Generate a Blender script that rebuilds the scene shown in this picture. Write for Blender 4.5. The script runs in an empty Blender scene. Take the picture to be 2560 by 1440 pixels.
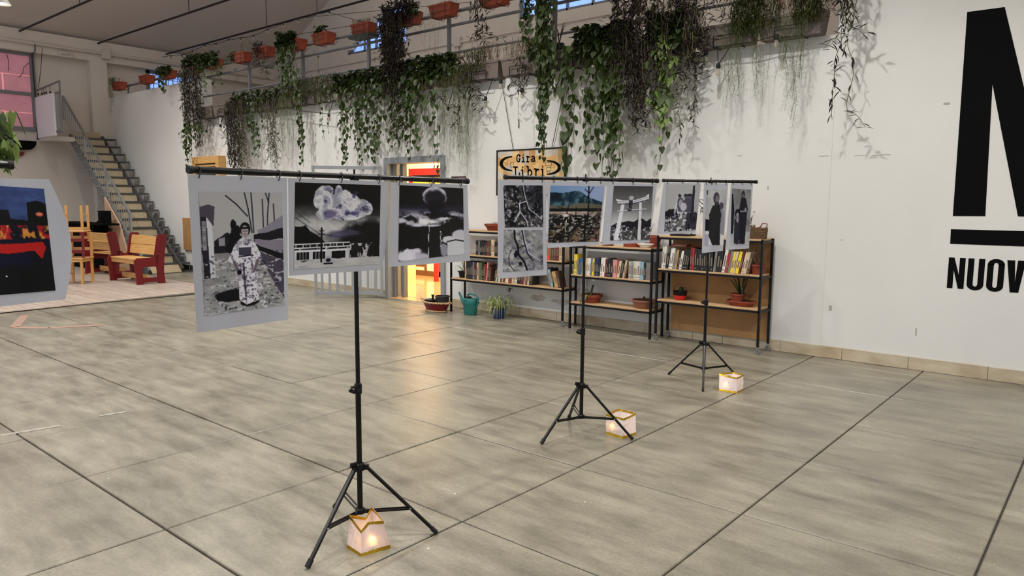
import bpy, bmesh, math, random
import numpy as np
from mathutils import Vector, Matrix, Euler
R = random.Random(11)
PI = math.pi
SC = bpy.context.scene
COL = SC.collection

# ---------------------------------------------------------------- camera
CAM_F = 1821.3                       # focal length for a 2560 px wide frame
YAW, PITCH, ROLL = -0.70158, 0.11708, 0.00746
CAM = np.array([0.0, 0.0, 1.5])
_cy, _sy, _cp, _sp = math.cos(YAW), math.sin(YAW), math.cos(PITCH), math.sin(PITCH)
C_FWD = np.array([_sy*_cp, _cy*_cp, -_sp])
_r = np.array([_cy, -_sy, 0.0]); _u = np.cross(_r, C_FWD)
C_RIGHT = math.cos(ROLL)*_r + math.sin(ROLL)*_u
C_UP = -math.sin(ROLL)*_r + math.cos(ROLL)*_u
cam_data = bpy.data.cameras.new('camera')
cam_data.sensor_width = 36.0
cam_data.lens = 36.0*CAM_F/2560.0
cam_data.clip_start = 0.05
cam = bpy.data.objects.new('camera', cam_data)
COL.objects.link(cam)
M = Matrix.Identity(4)
for i in range(3):
    M[i][0] = C_RIGHT[i]; M[i][1] = C_UP[i]; M[i][2] = -C_FWD[i]; M[i][3] = CAM[i]
cam.matrix_world = M
SC.camera = cam

# ---------------------------------------------------------------- exposure and world
SC.view_settings.view_transform = 'Standard'
SC.view_settings.look = 'None'
SC.view_settings.gamma = 1.0
SC.view_settings.use_curve_mapping = False
SC.view_settings.exposure = 0.62

def lin(c):
    c = c/255.0
    return c/12.92 if c <= 0.04045 else ((c+0.055)/1.055)**2.4
def rgb(r, g, b): return (lin(r), lin(g), lin(b), 1.0)

wd = bpy.data.worlds.new('dusk_sky'); SC.world = wd; wd.use_nodes = True
bg = wd.node_tree.nodes['Background']
bg.inputs[0].default_value = (0.80, 0.86, 1.0, 1.0)
bg.inputs[1].default_value = 0.62

LAMP_POWER = 165.0                   # W of each pendant lamp
LAMP_COLOR = (1.0, 0.99, 0.965)
UP_POWER = 135.0                      # added fill spot over each shade, aimed up to brighten the ceiling
PENDANTS = [(-14.5, 4.07, 4.68), (-10.2, 5.2, 4.95), (-6.4, 5.2, 4.8), (-2.65, 5.2, 4.8), (1.1, 5.2, 4.8),
            (-10.2, 1.9, 4.95), (-6.4, 1.9, 4.8), (-2.65, 1.9, 4.8), (1.1, 1.9, 4.8), (-6.4, -1.6, 4.8), (-2.65, -1.6, 4.8),
            (-13.6, 5.0, 5.5), (-6.0, 9.7, 6.2), (-12.0, 9.7, 6.2)]  # this row: added out of view to brighten the left wall and gallery

# ---------------------------------------------------------------- helpers
def ray(px, py): return C_FWD + (px-1280)/CAM_F*C_RIGHT - (py-720)/CAM_F*C_UP
def on(ax, v, px, py):               # where the photo's line of sight meets a real plane of the room
    d = ray(px, py); return CAM + d*((v-CAM[ax])/d[ax])
def floor_at(px, py): return on(2, 0.0, px, py)
W = 7.40                             # the long white wall
EW = -19.2                           # the far end wall
YB = 11.9                            # wall behind the gallery
def wall_at(px, py, off=0.0): return on(1, W-off, px, py)

ORG = {}
def link(o, parent=None):
    COL.objects.link(o)
    if parent: o.parent = parent
    return o
def tag(o, label=None, cat=None, group=None, kind=None):
    if label: o['label'] = label
    if cat: o['category'] = cat
    if group: o['group'] = group
    if kind: o['kind'] = kind
    return o
def thing(name, loc, label, cat, group=None, rz=0.0):
    o = bpy.data.objects.new(name, None); o.empty_display_size = 0.1
    o.location = loc; o.rotation_euler = (0, 0, rz); link(o)
    ORG[o.name] = Vector(loc); return tag(o, label, cat, group)

class MB:
    def __init__(s): s.v = []; s.f = []; s.m = []
    def add(s, vs, fs, mi=0):
        n = len(s.v); s.v += [tuple(map(float, v)) for v in vs]; s.f += [tuple(i+n for i in f) for f in fs]; s.m += [mi]*len(fs); return s
    def box(s, x0, y0, z0, x1, y1, z1, mi=0):
        v = [(x0,y0,z0),(x1,y0,z0),(x1,y1,z0),(x0,y1,z0),(x0,y0,z1),(x1,y0,z1),(x1,y1,z1),(x0,y1,z1)]
        return s.add(v, [(0,3,2,1),(4,5,6,7),(0,1,5,4),(1,2,6,5),(2,3,7,6),(3,0,4,7)], mi)
    def cbox(s, x0, y0, z0, x1, y1, z1, b=0.004, mi=0):      # box with chamfered top and side edges
        bm = bmesh.new(); bmesh.ops.create_cube(bm, size=1.0)
        for v in bm.verts: v.co = Vector(((x0+x1)/2+v.co.x*(x1-x0), (y0+y1)/2+v.co.y*(y1-y0), (z0+z1)/2+v.co.z*(z1-z0)))
        bmesh.ops.bevel(bm, geom=bm.edges[:], offset=b, segments=1, affect='EDGES')
        bm.verts.index_update()
        s.add([v.co[:] for v in bm.verts], [[v.index for v in f.verts] for f in bm.faces], mi); bm.free(); return s
    def bar(s, p, q, w, h=None, mi=0, up=(0,0,1)):
        h = h or w; p = Vector(p); q = Vector(q); d = (q-p).normalized(); u = Vector(up)
        if abs(d.dot(u)) > 0.98: u = Vector((1,0,0))
        a = d.cross(u).normalized(); b = a.cross(d).normalized(); v = []
        for c in (p, q):
            for i, j in ((-1,-1),(1,-1),(1,1),(-1,1)): v.append(c+a*w/2*i+b*h/2*j)
        return s.add(v, [(0,1,2,3),(7,6,5,4),(0,4,5,1),(1,5,6,2),(2,6,7,3),(3,7,4,0)], mi)
    def tube(s, pts, r, n=8, mi=0, cap=True):
        pts = [Vector(p) for p in pts]; rs = r if isinstance(r, (list, tuple)) else [r]*len(pts); base = len(s.v); prev = None
        for i, p in enumerate(pts):
            d = (pts[min(i+1, len(pts)-1)]-pts[max(i-1, 0)])
            d = d.normalized() if d.length > 1e-9 else Vector((0,0,1))
            if prev is None:
                u = Vector((0,0,1)) if abs(d.z) < 0.9 else Vector((1,0,0)); a = d.cross(u).normalized()
            else: a = (prev-d*prev.dot(d)).normalized()
            prev = a; b = d.cross(a)
            for k in range(n):
                t = 2*PI*k/n; s.v.append(tuple(p+(a*math.cos(t)+b*math.sin(t))*rs[i]))
        for i in range(len(pts)-1):
            for k in range(n):
                s.f.append((base+i*n+k, base+i*n+(k+1)%n, base+(i+1)*n+(k+1)%n, base+(i+1)*n+k)); s.m.append(mi)
        if cap:
            s.f.append(tuple(base+k for k in reversed(range(n)))); s.f.append(tuple(base+(len(pts)-1)*n+k for k in range(n))); s.m += [mi, mi]
        return s
    def lathe(s, prof, c=(0,0,0), n=20, mi=0, sx=1.0, sy=1.0, flute=0.0, nf=0):
        base = len(s.v)
        for r, z in prof:
            for k in range(n):
                t = 2*PI*k/n; rr = r*(1+flute*math.cos(nf*t)) if nf else r
                s.v.append((c[0]+rr*sx*math.cos(t), c[1]+rr*sy*math.sin(t), c[2]+z))
        for i in range(len(prof)-1):
            for k in range(n):
                s.f.append((base+i*n+k, base+i*n+(k+1)%n, base+(i+1)*n+(k+1)%n, base+(i+1)*n+k)); s.m.append(mi)
        s.f.append(tuple(base+k for k in reversed(range(n)))); s.m.append(mi)
        s.f.append(tuple(base+(len(prof)-1)*n+k for k in range(n))); s.m.append(mi)
        return s
    def prism(s, poly, fn, t0, t1, mi=0):                  # polygon (a,b) pushed from t0 to t1, fn(a,b,t)->xyz ; any simple polygon
        bm = bmesh.new(); vs = [bm.verts.new((a, b, 0)) for a, b in poly]
        f = bm.faces.new(vs); f.normal_update(); bmesh.ops.triangulate(bm, faces=[f]); bm.verts.index_update()
        tris = [[v.index for v in f.verts] for f in bm.faces]; bm.free(); n = len(poly)
        v = [fn(a, b, t0) for a, b in poly]+[fn(a, b, t1) for a, b in poly]
        fs = [tuple(reversed(t)) for t in tris]+[tuple(i+n for i in t) for t in tris]
        fs += [(i, (i+1) % n, n+(i+1) % n, n+i) for i in range(n)]
        return s.add(v, fs, mi)
    def xf(s, mat):
        s.v = [tuple(mat @ Vector(v)) for v in s.v]; return s
    def build(s, name, mats, parent=None, smooth=False, bevel=0.0, local=False, recalc=True):
        me = bpy.data.meshes.new(name)
        if parent is not None: org = Vector((0,0,0)) if local else ORG[parent.name]
        elif local: org = Vector((0,0,0))
        else:
            a = np.array(s.v); org = Vector(((a[:,0].min()+a[:,0].max())/2, (a[:,1].min()+a[:,1].max())/2, a[:,2].min()))
        me.from_pydata([(v[0]-org.x, v[1]-org.y, v[2]-org.z) for v in s.v], [], s.f)
        mats = mats if isinstance(mats, (list, tuple)) else [mats]
        for m in mats: me.materials.append(m)
        if len(mats) > 1: me.polygons.foreach_set('material_index', s.m)
        if recalc:
            bm = bmesh.new(); bm.from_mesh(me); bmesh.ops.recalc_face_normals(bm, faces=bm.faces[:]); bm.to_mesh(me); bm.free()
        if smooth:
            me.polygons.foreach_set('use_smooth', [True]*len(me.polygons))
            try: me.set_sharp_from_angle(angle=math.radians(40))
            except Exception: pass
        o = bpy.data.objects.new(name, me); link(o, parent)
        if parent is None: o.location = org
        ORG[o.name] = org
        if bevel:
            b = o.modifiers.new('edges', 'BEVEL'); b.width = bevel; b.segments = 2; b.limit_method = 'ANGLE'
        return o
def copy_tree(o, parent=None):
    c = o.copy(); COL.objects.link(c)
    if parent: c.parent = parent; c.matrix_parent_inverse = o.matrix_parent_inverse.copy()
    for ch in list(o.children): copy_tree(ch, c)
    return c

# ---------------------------------------------------------------- materials
MATS = {}
def mat(name, col, rough=0.6, metal=0.0, var=0.0, scale=8.0, col2=None, bump=0.0, bscale=60.0, trans=0.0, emit=0.0, ecol=None, stretch=None, spec=0.5, coat=0.0, objvar=0.0):
    if name in MATS: return MATS[name]
    m = bpy.data.materials.new(name); m.use_nodes = True; nt = m.node_tree; N = nt.nodes; L = nt.links
    b = N['Principled BSDF']; b.inputs['Roughness'].default_value = rough; b.inputs['Metallic'].default_value = metal
    b.inputs['Specular IOR Level'].default_value = spec; b.inputs['Coat Weight'].default_value = coat
    b.inputs['Base Color'].default_value = col
    tc = N.new('ShaderNodeTexCoord'); mp = N.new('ShaderNodeMapping'); L.new(tc.outputs['Object'], mp.inputs[0])
    if stretch: mp.inputs['Scale'].default_value = stretch
    src = None
    if var or col2:
        n = N.new('ShaderNodeTexNoise'); n.inputs['Scale'].default_value = scale; n.inputs['Detail'].default_value = 5; n.inputs['Roughness'].default_value = 0.6
        L.new(mp.outputs[0], n.inputs['Vector'])
        r = N.new('ShaderNodeValToRGB'); r.color_ramp.elements[0].position = 0.3; r.color_ramp.elements[1].position = 0.7
        c2 = col2 or tuple(max(0, c*(1-var)) for c in col[:3])+(1,)
        r.color_ramp.elements[0].color = c2; r.color_ramp.elements[1].color = col
        L.new(n.outputs[0], r.inputs[0]); src = r.outputs[0]
    if objvar:
        oi = N.new('ShaderNodeObjectInfo'); hs = N.new('ShaderNodeHueSaturation'); mr = N.new('ShaderNodeMapRange')
        mr.inputs['To Min'].default_value = 1-objvar; mr.inputs['To Max'].default_value = 1+objvar
        L.new(oi.outputs['Random'], mr.inputs['Value']); L.new(mr.outputs[0], hs.inputs['Value'])
        if src: L.new(src, hs.inputs['Color'])
        else: hs.inputs['Color'].default_value = col
        src = hs.outputs[0]
    if src: L.new(src, b.inputs['Base Color'])
    if bump:
        n2 = N.new('ShaderNodeTexNoise'); n2.inputs['Scale'].default_value = bscale; n2.inputs['Detail'].default_value = 4
        L.new(mp.outputs[0], n2.inputs['Vector'])
        bp = N.new('ShaderNodeBump'); bp.inputs['Strength'].default_value = bump; bp.inputs['Distance'].default_value = 0.01
        L.new(n2.outputs[0], bp.inputs['Height']); L.new(bp.outputs[0], b.inputs['Normal'])
    if emit:
        b.inputs['Emission Color'].default_value = ecol or col; b.inputs['Emission Strength'].default_value = emit
    if trans:
        t = N.new('ShaderNodeBsdfTranslucent'); t.inputs[0].default_value = col
        if src: L.new(src, t.inputs[0])
        mx = N.new('ShaderNodeMixShader'); mx.inputs[0].default_value = trans; out = N['Material Output']
        L.new(b.outputs[0], mx.inputs[1]); L.new(t.outputs[0], mx.inputs[2]); L.new(mx.outputs[0], out.inputs[0])
    MATS[name] = m; return m
def glass_mat(name, col, rough=0.1, mixt=0.7):
    if name in MATS: return MATS[name]
    m = bpy.data.materials.new(name); m.use_nodes = True; nt = m.node_tree; N = nt.nodes; L = nt.links
    b = N['Principled BSDF']; b.inputs['Base Color'].default_value = col; b.inputs['Roughness'].default_value = rough
    t = N.new('ShaderNodeBsdfTransparent'); t.inputs[0].default_value = col; mx = N.new('ShaderNodeMixShader'); mx.inputs[0].default_value = mixt
    L.new(b.outputs[0], mx.inputs[1]); L.new(t.outputs[0], mx.inputs[2]); L.new(mx.outputs[0], N['Material Output'].inputs[0])
    MATS[name] = m; return m

m_white = mat('white_plaster', rgb(225, 223, 217), 0.85, var=0.06, scale=1.2, bump=0.08, bscale=25)
m_cream = mat('cream_plaster', rgb(210, 202, 192), 0.9, var=0.08, scale=0.8, bump=0.06, bscale=20)
m_ceil = mat('ceiling_paint', rgb(200, 191, 183), 0.9, var=0.05, scale=0.6)
m_black = mat('black_satin_metal', rgb(14, 14, 15), 0.28, 0.4)
m_iron = mat('black_painted_iron', rgb(20, 20, 21), 0.45, 0.5, var=0.3, scale=30)
m_grey = mat('grey_painted_steel', rgb(122, 124, 126), 0.5, 0.3, var=0.12, scale=12)
m_gate = mat('light_grey_steel', rgb(158, 162, 166), 0.45, 0.3, var=0.08, scale=10)
m_galv = mat('galvanised_steel', rgb(165, 168, 168), 0.38, 0.7, var=0.1, scale=20)
m_chrome = mat('chrome', rgb(190, 190, 190), 0.15, 1.0)
m_rubber = mat('black_rubber', rgb(24, 24, 24), 0.8)
m_shelf = mat('light_oak_board', rgb(205, 172, 128), 0.55, col2=rgb(176, 140, 98), scale=6, stretch=(0.6, 12, 12), bump=0.05)
m_ply = mat('tan_hardboard', rgb(178, 136, 86), 0.7, col2=rgb(160, 118, 72), scale=2.5, bump=0.04)
m_pine = mat('pine_wood', rgb(224, 176, 106), 0.45, col2=rgb(196, 142, 76), scale=5, stretch=(12, 12, 0.8), bump=0.03)
m_pinex = mat('pine_wood_along', rgb(222, 178, 112), 0.45, col2=rgb(192, 142, 80), scale=5, stretch=(1.0, 12, 12), bump=0.03)
m_red = mat('dark_red_lacquer', rgb(112, 5, 11), 0.42, var=0.15, scale=6)
m_redb = mat('bright_red_paint', rgb(214, 30, 30), 0.45)
m_terra = mat('terracotta', rgb(154, 68, 40), 0.75, col2=rgb(116, 50, 32), scale=9, bump=0.1, objvar=0.12)
m_trough = mat('taupe_plastic_trough', rgb(112, 100, 92), 0.7, var=0.18, scale=7, bump=0.05)
m_soil = mat('dark_soil', rgb(44, 34, 26), 0.95, var=0.5, scale=40, bump=0.5)
m_marble = mat('beige_marble', rgb(206, 194, 170), 0.35, col2=rgb(168, 148, 116), scale=3.0, stretch=(1, 1, 2.5), objvar=0.06)
m_leaf = mat('green_pothos_leaf', rgb(66, 84, 28), 0.45, col2=rgb(38, 56, 18), scale=14, trans=0.25, objvar=0.35)
m_leafb = mat('pale_variegated_leaf', rgb(150, 166, 92), 0.4, col2=rgb(76, 112, 48), scale=30, trans=0.25, objvar=0.2)
m_leafm = mat('green_foliage', rgb(56, 74, 28), 0.5, col2=rgb(26, 40, 14), scale=3.0, trans=0.2)
m_purple = mat('dark_purple_foliage', rgb(50, 32, 33), 0.5, col2=rgb(26, 17, 18), scale=4.0, trans=0.12)
m_fern = mat('light_fern_green', rgb(104, 120, 66), 0.6, col2=rgb(74, 92, 48), scale=4.0, trans=0.3)
m_olive = mat('olive_fern_clump', rgb(84, 86, 32), 0.6, col2=rgb(50, 56, 20), scale=4.0, trans=0.25)
m_dry = mat('dry_brown_stalks', rgb(120, 92, 62), 0.8, var=0.3, scale=5)
m_stem = mat('brown_green_stem', rgb(96, 92, 54), 0.7)
m_cable = mat('black_cable', rgb(22, 22, 22), 0.6)
m_paper = mat('poster_paper', rgb(205, 207, 214), 0.42, trans=0.30, spec=0.4)
m_gold = mat('gold_foil', rgb(196, 156, 34), 0.22, 0.85, bump=0.35, bscale=45)
m_lpaper = mat('lantern_paper', rgb(246, 238, 236), 0.8, trans=0.5, bump=0.25, bscale=22)
m_darkblk = mat('matt_black_paint', rgb(7, 7, 8), 0.9, spec=0.12)
# ================================================================ structure
# ---- floor: concrete slabs with recessed joints
def concrete(name):
    m = bpy.data.materials.new(name); m.use_nodes = True; N = m.node_tree.nodes; L = m.node_tree.links; b = N['Principled BSDF']
    geo = N.new('ShaderNodeNewGeometry')
    def noise(sc, st, det=6, ro=0.6):
        mp = N.new('ShaderNodeMapping'); mp.inputs['Scale'].default_value = st; L.new(geo.outputs['Position'], mp.inputs[0])
        n = N.new('ShaderNodeTexNoise'); n.inputs['Scale'].default_value = sc; n.inputs['Detail'].default_value = det; n.inputs['Roughness'].default_value = ro
        L.new(mp.outputs[0], n.inputs['Vector']); return n.outputs[0]
    big = noise(1.1, (1, 1, 1)); streak = noise(2.2, (1.0, 3.4, 1), 8, 0.65); fine = noise(60, (1, 1, 1), 3)
    r1 = N.new('ShaderNodeValToRGB'); e = r1.color_ramp.elements
    e[0].position = 0.30; e[0].color = rgb(84, 79, 67); e[1].position = 0.66; e[1].color = rgb(156, 150, 132)
    r1.color_ramp.elements.new(0.47).color = rgb(126, 120, 105)
    mx = N.new('ShaderNodeMix'); mx.data_type = 'FLOAT'; mx.inputs[0].default_value = 0.6; L.new(big, mx.inputs[2]); L.new(streak, mx.inputs[3]); L.new(mx.outputs[0], r1.inputs[0])
    r2 = N.new('ShaderNodeValToRGB'); r2.color_ramp.elements[0].position = 0.25; r2.color_ramp.elements[0].color = (0.80, 0.80, 0.80, 1); r2.color_ramp.elements[1].position = 0.6; r2.color_ramp.elements[1].color = (1.05, 1.05, 1.05, 1)
    L.new(fine, r2.inputs[0])
    mu = N.new('ShaderNodeMix'); mu.data_type = 'RGBA'; mu.blend_type = 'MULTIPLY'; mu.inputs[0].default_value = 1.0; L.new(r1.outputs[0], mu.inputs[6]); L.new(r2.outputs[0], mu.inputs[7])
    # white specks and flecks of paint
    v = N.new('ShaderNodeTexVoronoi'); v.inputs['Scale'].default_value = 4.2; L.new(geo.outputs['Position'], v.inputs['Vector'])
    ls = N.new('ShaderNodeMath'); ls.operation = 'LESS_THAN'; ls.inputs[1].default_value = 0.024; L.new(v.outputs['Distance'], ls.inputs[0])
    m3 = N.new('ShaderNodeMix'); m3.data_type = 'RGBA'; m3.inputs[7].default_value = rgb(214, 210, 200)
    L.new(ls.outputs[0], m3.inputs[0]); L.new(mu.outputs[2], m3.inputs[6])
    oi = N.new('ShaderNodeObjectInfo'); hs = N.new('ShaderNodeHueSaturation'); mr = N.new('ShaderNodeMapRange'); mr.inputs['To Min'].default_value = 0.94; mr.inputs['To Max'].default_value = 1.05
    L.new(oi.outputs['Random'], mr.inputs['Value']); L.new(mr.outputs[0], hs.inputs['Value']); L.new(m3.outputs[2], hs.inputs['Color']); L.new(hs.outputs[0], b.inputs['Base Color'])
    rr = N.new('ShaderNodeMapRange'); rr.inputs['To Min'].default_value = 0.22; rr.inputs['To Max'].default_value = 0.46; L.new(streak, rr.inputs['Value']); L.new(rr.outputs[0], b.inputs['Roughness'])
    bp = N.new('ShaderNodeBump'); bp.inputs['Strength'].default_value = 0.25; bp.inputs['Distance'].default_value = 0.004; L.new(streak, bp.inputs['Height']); L.new(bp.outputs[0], b.inputs['Normal'])
    return m
m_conc = concrete('worn_concrete'); m_joint = mat('dark_joint', rgb(74, 68, 60), 0.9, var=0.3, scale=20)
OX, OY, SX, SY = -4.2295, 0.4642, 0.9651, 0.9525
floor = tag(MB().box(EW-0.2, -9, -0.2, 8, W+0.2, -0.012).build('floor', m_joint, local=True), kind='structure')
slab = bpy.data.meshes.new('slab')
bm = bmesh.new(); bmesh.ops.create_cube(bm, size=1.0)
for v in bm.verts: v.co = Vector((v.co.x*(SX-0.010), v.co.y*(SY-0.010), v.co.z*0.02-0.01))
bmesh.ops.bevel(bm, geom=[e for e in bm.edges if all(v.co.z > -0.01 for v in e.verts)], offset=0.004, segments=1, affect='EDGES')
bm.to_mesh(slab); bm.free(); slab.materials.append(m_conc)
cells = []
for a in range(-8, 8):
    for b in range(-16, 11):
        x = OX+(b+0.5)*SX; y = OY+(a+0.5)*SY
        if y > W+0.3 or x > 7.5: continue
        cells.append((x, y))
seen = [c for c in cells if (-c[0]*C_FWD[0]*-1 if 0 else (c[0]*C_FWD[0]+c[1]*C_FWD[1])) > 1.0 and abs(c[0]*C_RIGHT[0]+c[1]*C_RIGHT[1]) < 0.85*(c[0]*C_FWD[0]+c[1]*C_FWD[1])+1.2]
far = [c for c in cells if c not in seen]
for i, (x, y) in enumerate(seen):
    o = bpy.data.objects.new('slab', slab); o.location = (x, y, R.uniform(-0.0012, 0.0012)); link(o, floor)
fb = MB()
for x, y in far: fb.box(x-SX/2+.005, y-SY/2+.005, -0.02, x+SX/2-.005, y+SY/2-.005, 0)
tag(fb.build('slab_field', m_conc, floor, local=True), kind='stuff')

# ---- laminate platform under the benches
m_lam = mat('pale_laminate', rgb(202, 186, 172), 0.35, col2=rgb(168, 152, 140), scale=4, stretch=(0.8, 7, 7), objvar=0.08)
plat = thing('laminate_platform', (-15, 3, 0.0), 'low platform of pale laminate boards under the red benches', 'platform')
MB().box(EW+.02, -2.2, 0.0, -11.3, 6.28, 0.012).build('platform_base', m_joint, plat)
rowh = 0.2
for r_ in range(42):
    y0 = -2.18+r_*rowh
    if y0+rowh > 6.3: break
    x1 = -10.9-0.085*(y0+rowh/2)-0.06
    xs = [x1]; x = x1-R.uniform(0.4, 1.4)
    while x > EW+0.3: xs.append(x); x -= 1.9
    xs.append(EW+0.02)
    for i in range(len(xs)-1):
        o = MB().box(xs[i+1]+.003, y0+.003, 0.012, xs[i]-.003, y0+rowh-.003, 0.022).build('laminate_board', m_lam, plat)
# faded paint marks
m_pr = mat('faded_red_floor_paint', rgb(172, 122, 104), 0.6, col2=rgb(144, 130, 112), scale=22); m_pw = mat('faded_white_floor_paint', rgb(178, 176, 164), 0.6, col2=rgb(136, 130, 116), scale=22)
def floor_stroke(name, pts, w, m, label):
    P = [floor_at(*p) for p in pts]; mb = MB()
    for i in range(len(P)-1):
        a = Vector(P[i]); b = Vector(P[i+1]); d = (b-a).normalized(); n = Vector((-d.y, d.x, 0))*w/2
        mb.box(0,0,0,0,0,0) if 0 else mb.add([a-n+Vector((0,0,.0016)), b-n+Vector((0,0,.0016)), b+n+Vector((0,0,.0016)), a+n+Vector((0,0,.0016)), a-n, b-n, b+n, a+n], [(0,1,2,3),(4,7,6,5),(0,4,5,1),(1,5,6,2),(2,6,7,3),(3,7,4,0)])
    tag(mb.build(name, m), label, 'paint mark')
floor_stroke('floor_paint_mark', [(62, 788), (36, 818), (120, 820), (262, 812)], 0.10, m_pr, 'faded red paint stroke on the concrete in front of the platform')
floor_stroke('floor_paint_mark', [(2, 1088), (80, 1076), (150, 1064)], 0.035, m_pw, 'whitish paint streak on the concrete at the left, longer brighter one')
floor_stroke('floor_paint_mark', [(248, 1040), (318, 1029)], 0.03, m_pw, 'short whitish paint streak beyond the long one on the left floor')

# ---- long white wall with a doorway, taller part beside the stairs, full height at the right
DX0, DX1, DZ = -8.78, -7.56, 2.10
XM = -14.45; XR = -2.25
def wy(a, b, t): return (a, t, b)
wr = MB()
outline = [(EW, 0), (DX0, 0), (DX0, DZ), (DX1, DZ), (DX1, 0), (7, 0), (7, 9), (XR, 9), (XR, 3.10), (XM, 3.10), (XM, 3.92), (EW, 3.92)]
wr.prism(outline, wy, W, W+0.22)
wall_right = tag(wr.build('wall_right', None if 0 else m_white, local=True), kind='structure')
# scuffs and cracks on the wall
m_scuff = mat('grey_scuff', rgb(176, 170, 162), 0.9); m_peel = mat('peeling_plaster_patch', rgb(170, 160, 146), 0.95, col2=rgb(214, 208, 198), scale=9)
for (px, py, w, h) in [(2203, 387, .16, .006), (2150, 389, .10, .005), (2060, 390, .09, .006), (1848, 389, .05, .006), (2367, 259, .05, .02), (1920, 470, .015, .04), (2076, 770, .03, .05), (2290, 830, .012, .07), (1885, 530, .02, .02), (2105, 600, .04, .006)]:
    p = wall_at(px, py); tag(MB().box(p[0]-w/2, W-.0015, p[2]-h/2, p[0]+w/2, W, p[2]+h/2).build('wall_scuff', m_scuff, wall_right, local=True))
for (px, py, w, h, s) in [(1345, 745, .30, .12, 1), (1405, 755, .34, .10, 2), (1275, 742, .16, .08, 3)]:
    p = wall_at(px, py); rr = random.Random(s)
    poly = [(p[0]+w/2*math.cos(t)*rr.uniform(.6, 1.1), p[2]+h/2*math.sin(t)*rr.uniform(.5, 1.1)) for t in [2*PI*i/16 for i in range(16)]]
    MB().prism(poly, wy, W-.002, W).build('peeled_plaster', m_peel, wall_right, local=True)
MB().box(-2.255, W-.004, 0.12, -2.245, W, 3.09).build('wall_seam', m_white, wall_right, local=True)

# ---- marble baseboard tiles
bb = tag(MB().box(EW, W-.004, 0.0, DX0-0.05, W, 0.115).build('baseboard_right', m_joint, local=True), kind='structure')
bb2 = tag(MB().box(DX1+0.05, W-.004, 0.0, 6.5, W, 0.115).build('baseboard_right', m_joint, local=True), kind='structure')
def tiles(x, x1, par):
    while x < x1-0.05:
        w = R.choice([.58, .58, .60, .35, .22, .62]); w = min(w, x1-x)
        MB().cbox(x+.0015, W-.016, 0.002, x+w-.0015, W-.004, 0.118, 0.002).build('marble_tile', m_marble, par, local=True); x += w
tiles(-14.6, DX0-0.05, bb); tiles(DX1+0.05, 4.0, bb2)

# ---- end wall with window, recess, pier
we = MB()
def wx(a, b, t): return (t, a, b)
WY0, WY1, WZ0, WZ1 = 3.3, 5.93, 3.02, 4.76      # window opening
we.box(EW-.3, -9, 0, EW, YB+.2, WZ0); we.box(EW-.3, -9, WZ1, EW, 8.40, 5.2); we.box(EW-.3, -9, WZ0, EW, WY0, WZ1)
we.box(EW-.3, WY1, WZ0, EW, 8.40, WZ1)
# small barred window beyond the wall top y 8.42..9.6
we.box(EW-.3, 8.40, 4.74, EW, YB+.2, 5.2); we.box(EW-.3, 9.75, WZ0, EW, YB+.2, 4.74); we.box(EW-.3, 8.40, WZ0, EW, 9.75, 3.95)
wall_left = tag(we.build('wall_left', m_cream, local=True), kind='structure')
tag(MB().box(EW, 7.02, 0, EW+.22, W, 4.74).build('trim_1', m_cream, local=True), kind='structure')      # pier at the corner
tag(MB().box(EW, -9, 4.74, EW+.22, YB, 4.90).build('trim_2', m_cream, local=True), kind='structure')   # beam
tag(MB().box(EW, 2.5, 4.90, EW+.26, YB, 5.2).build('trim_3', m_cream, local=True), kind='structure')
# pink daylight window
m_pink = mat('pink_lit_pane', rgb(192, 136, 142), 0.5, col2=rgb(160, 108, 118), scale=3, emit=0.16, ecol=rgb(210, 140, 156))
m_pinkl = mat('pink_mortar_streaks', rgb(236, 160, 156), 0.6, emit=0.30, ecol=rgb(255, 160, 160))
win = tag(MB().bar((EW+.02, WY0, WZ0+.04), (EW+.02, WY1, WZ0+.04), .1, .09).bar((EW+.02, WY0, WZ1-.04), (EW+.02, WY1, WZ1-.04), .1, .09)
      .box(EW-.03, WY0, WZ0, EW+.07, WY0+.08, WZ1).box(EW-.03, WY1-.09, WZ0, EW+.07, WY1, WZ1).build('window_1', m_grey, local=True), kind='structure')
MB().box(EW-.02, WY0+.08, 3.80, EW+.06, WY1-.09, 3.875).build('window_mullion', m_grey, win, local=True)
MB().box(EW-.02, 4.55, WZ0+.08, EW+.05, 4.62, WZ1-.08).build('window_mullion', m_grey, win, local=True)
for (a, b) in ((WY0+.08, 4.55), (4.62, WY1-.09)):
    for (c, d) in ((WZ0+.08, 3.80), (3.875, WZ1-.08)):
        pn = MB().box(EW-.012, a, c, EW-.004, b, d).build('pane', m_pink, win, local=True)
        for k in (0.45,):
            MB().box(EW-.004, a, c+(d-c)*k, EW-.001, b, c+(d-c)*k+.012).build('pane_streak', m_pinkl, pn, local=True)
            MB().box(EW-.004, a+(b-a)*.55, c, EW-.001, a+(b-a)*.55+.03, c+(d-c)*k).build('pane_streak', m_pinkl, pn, local=True)
# thin vines outside/inside the pane
for q in ([(17, 135), (22, 155), (21, 178)], [(72, 157), (60, 168), (57, 182), (48, 194)]):
    MB().tube([on(0, EW+.03, *p) for p in q], .006, 5).build('dangling_cord', m_cable, win, local=True)
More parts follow.
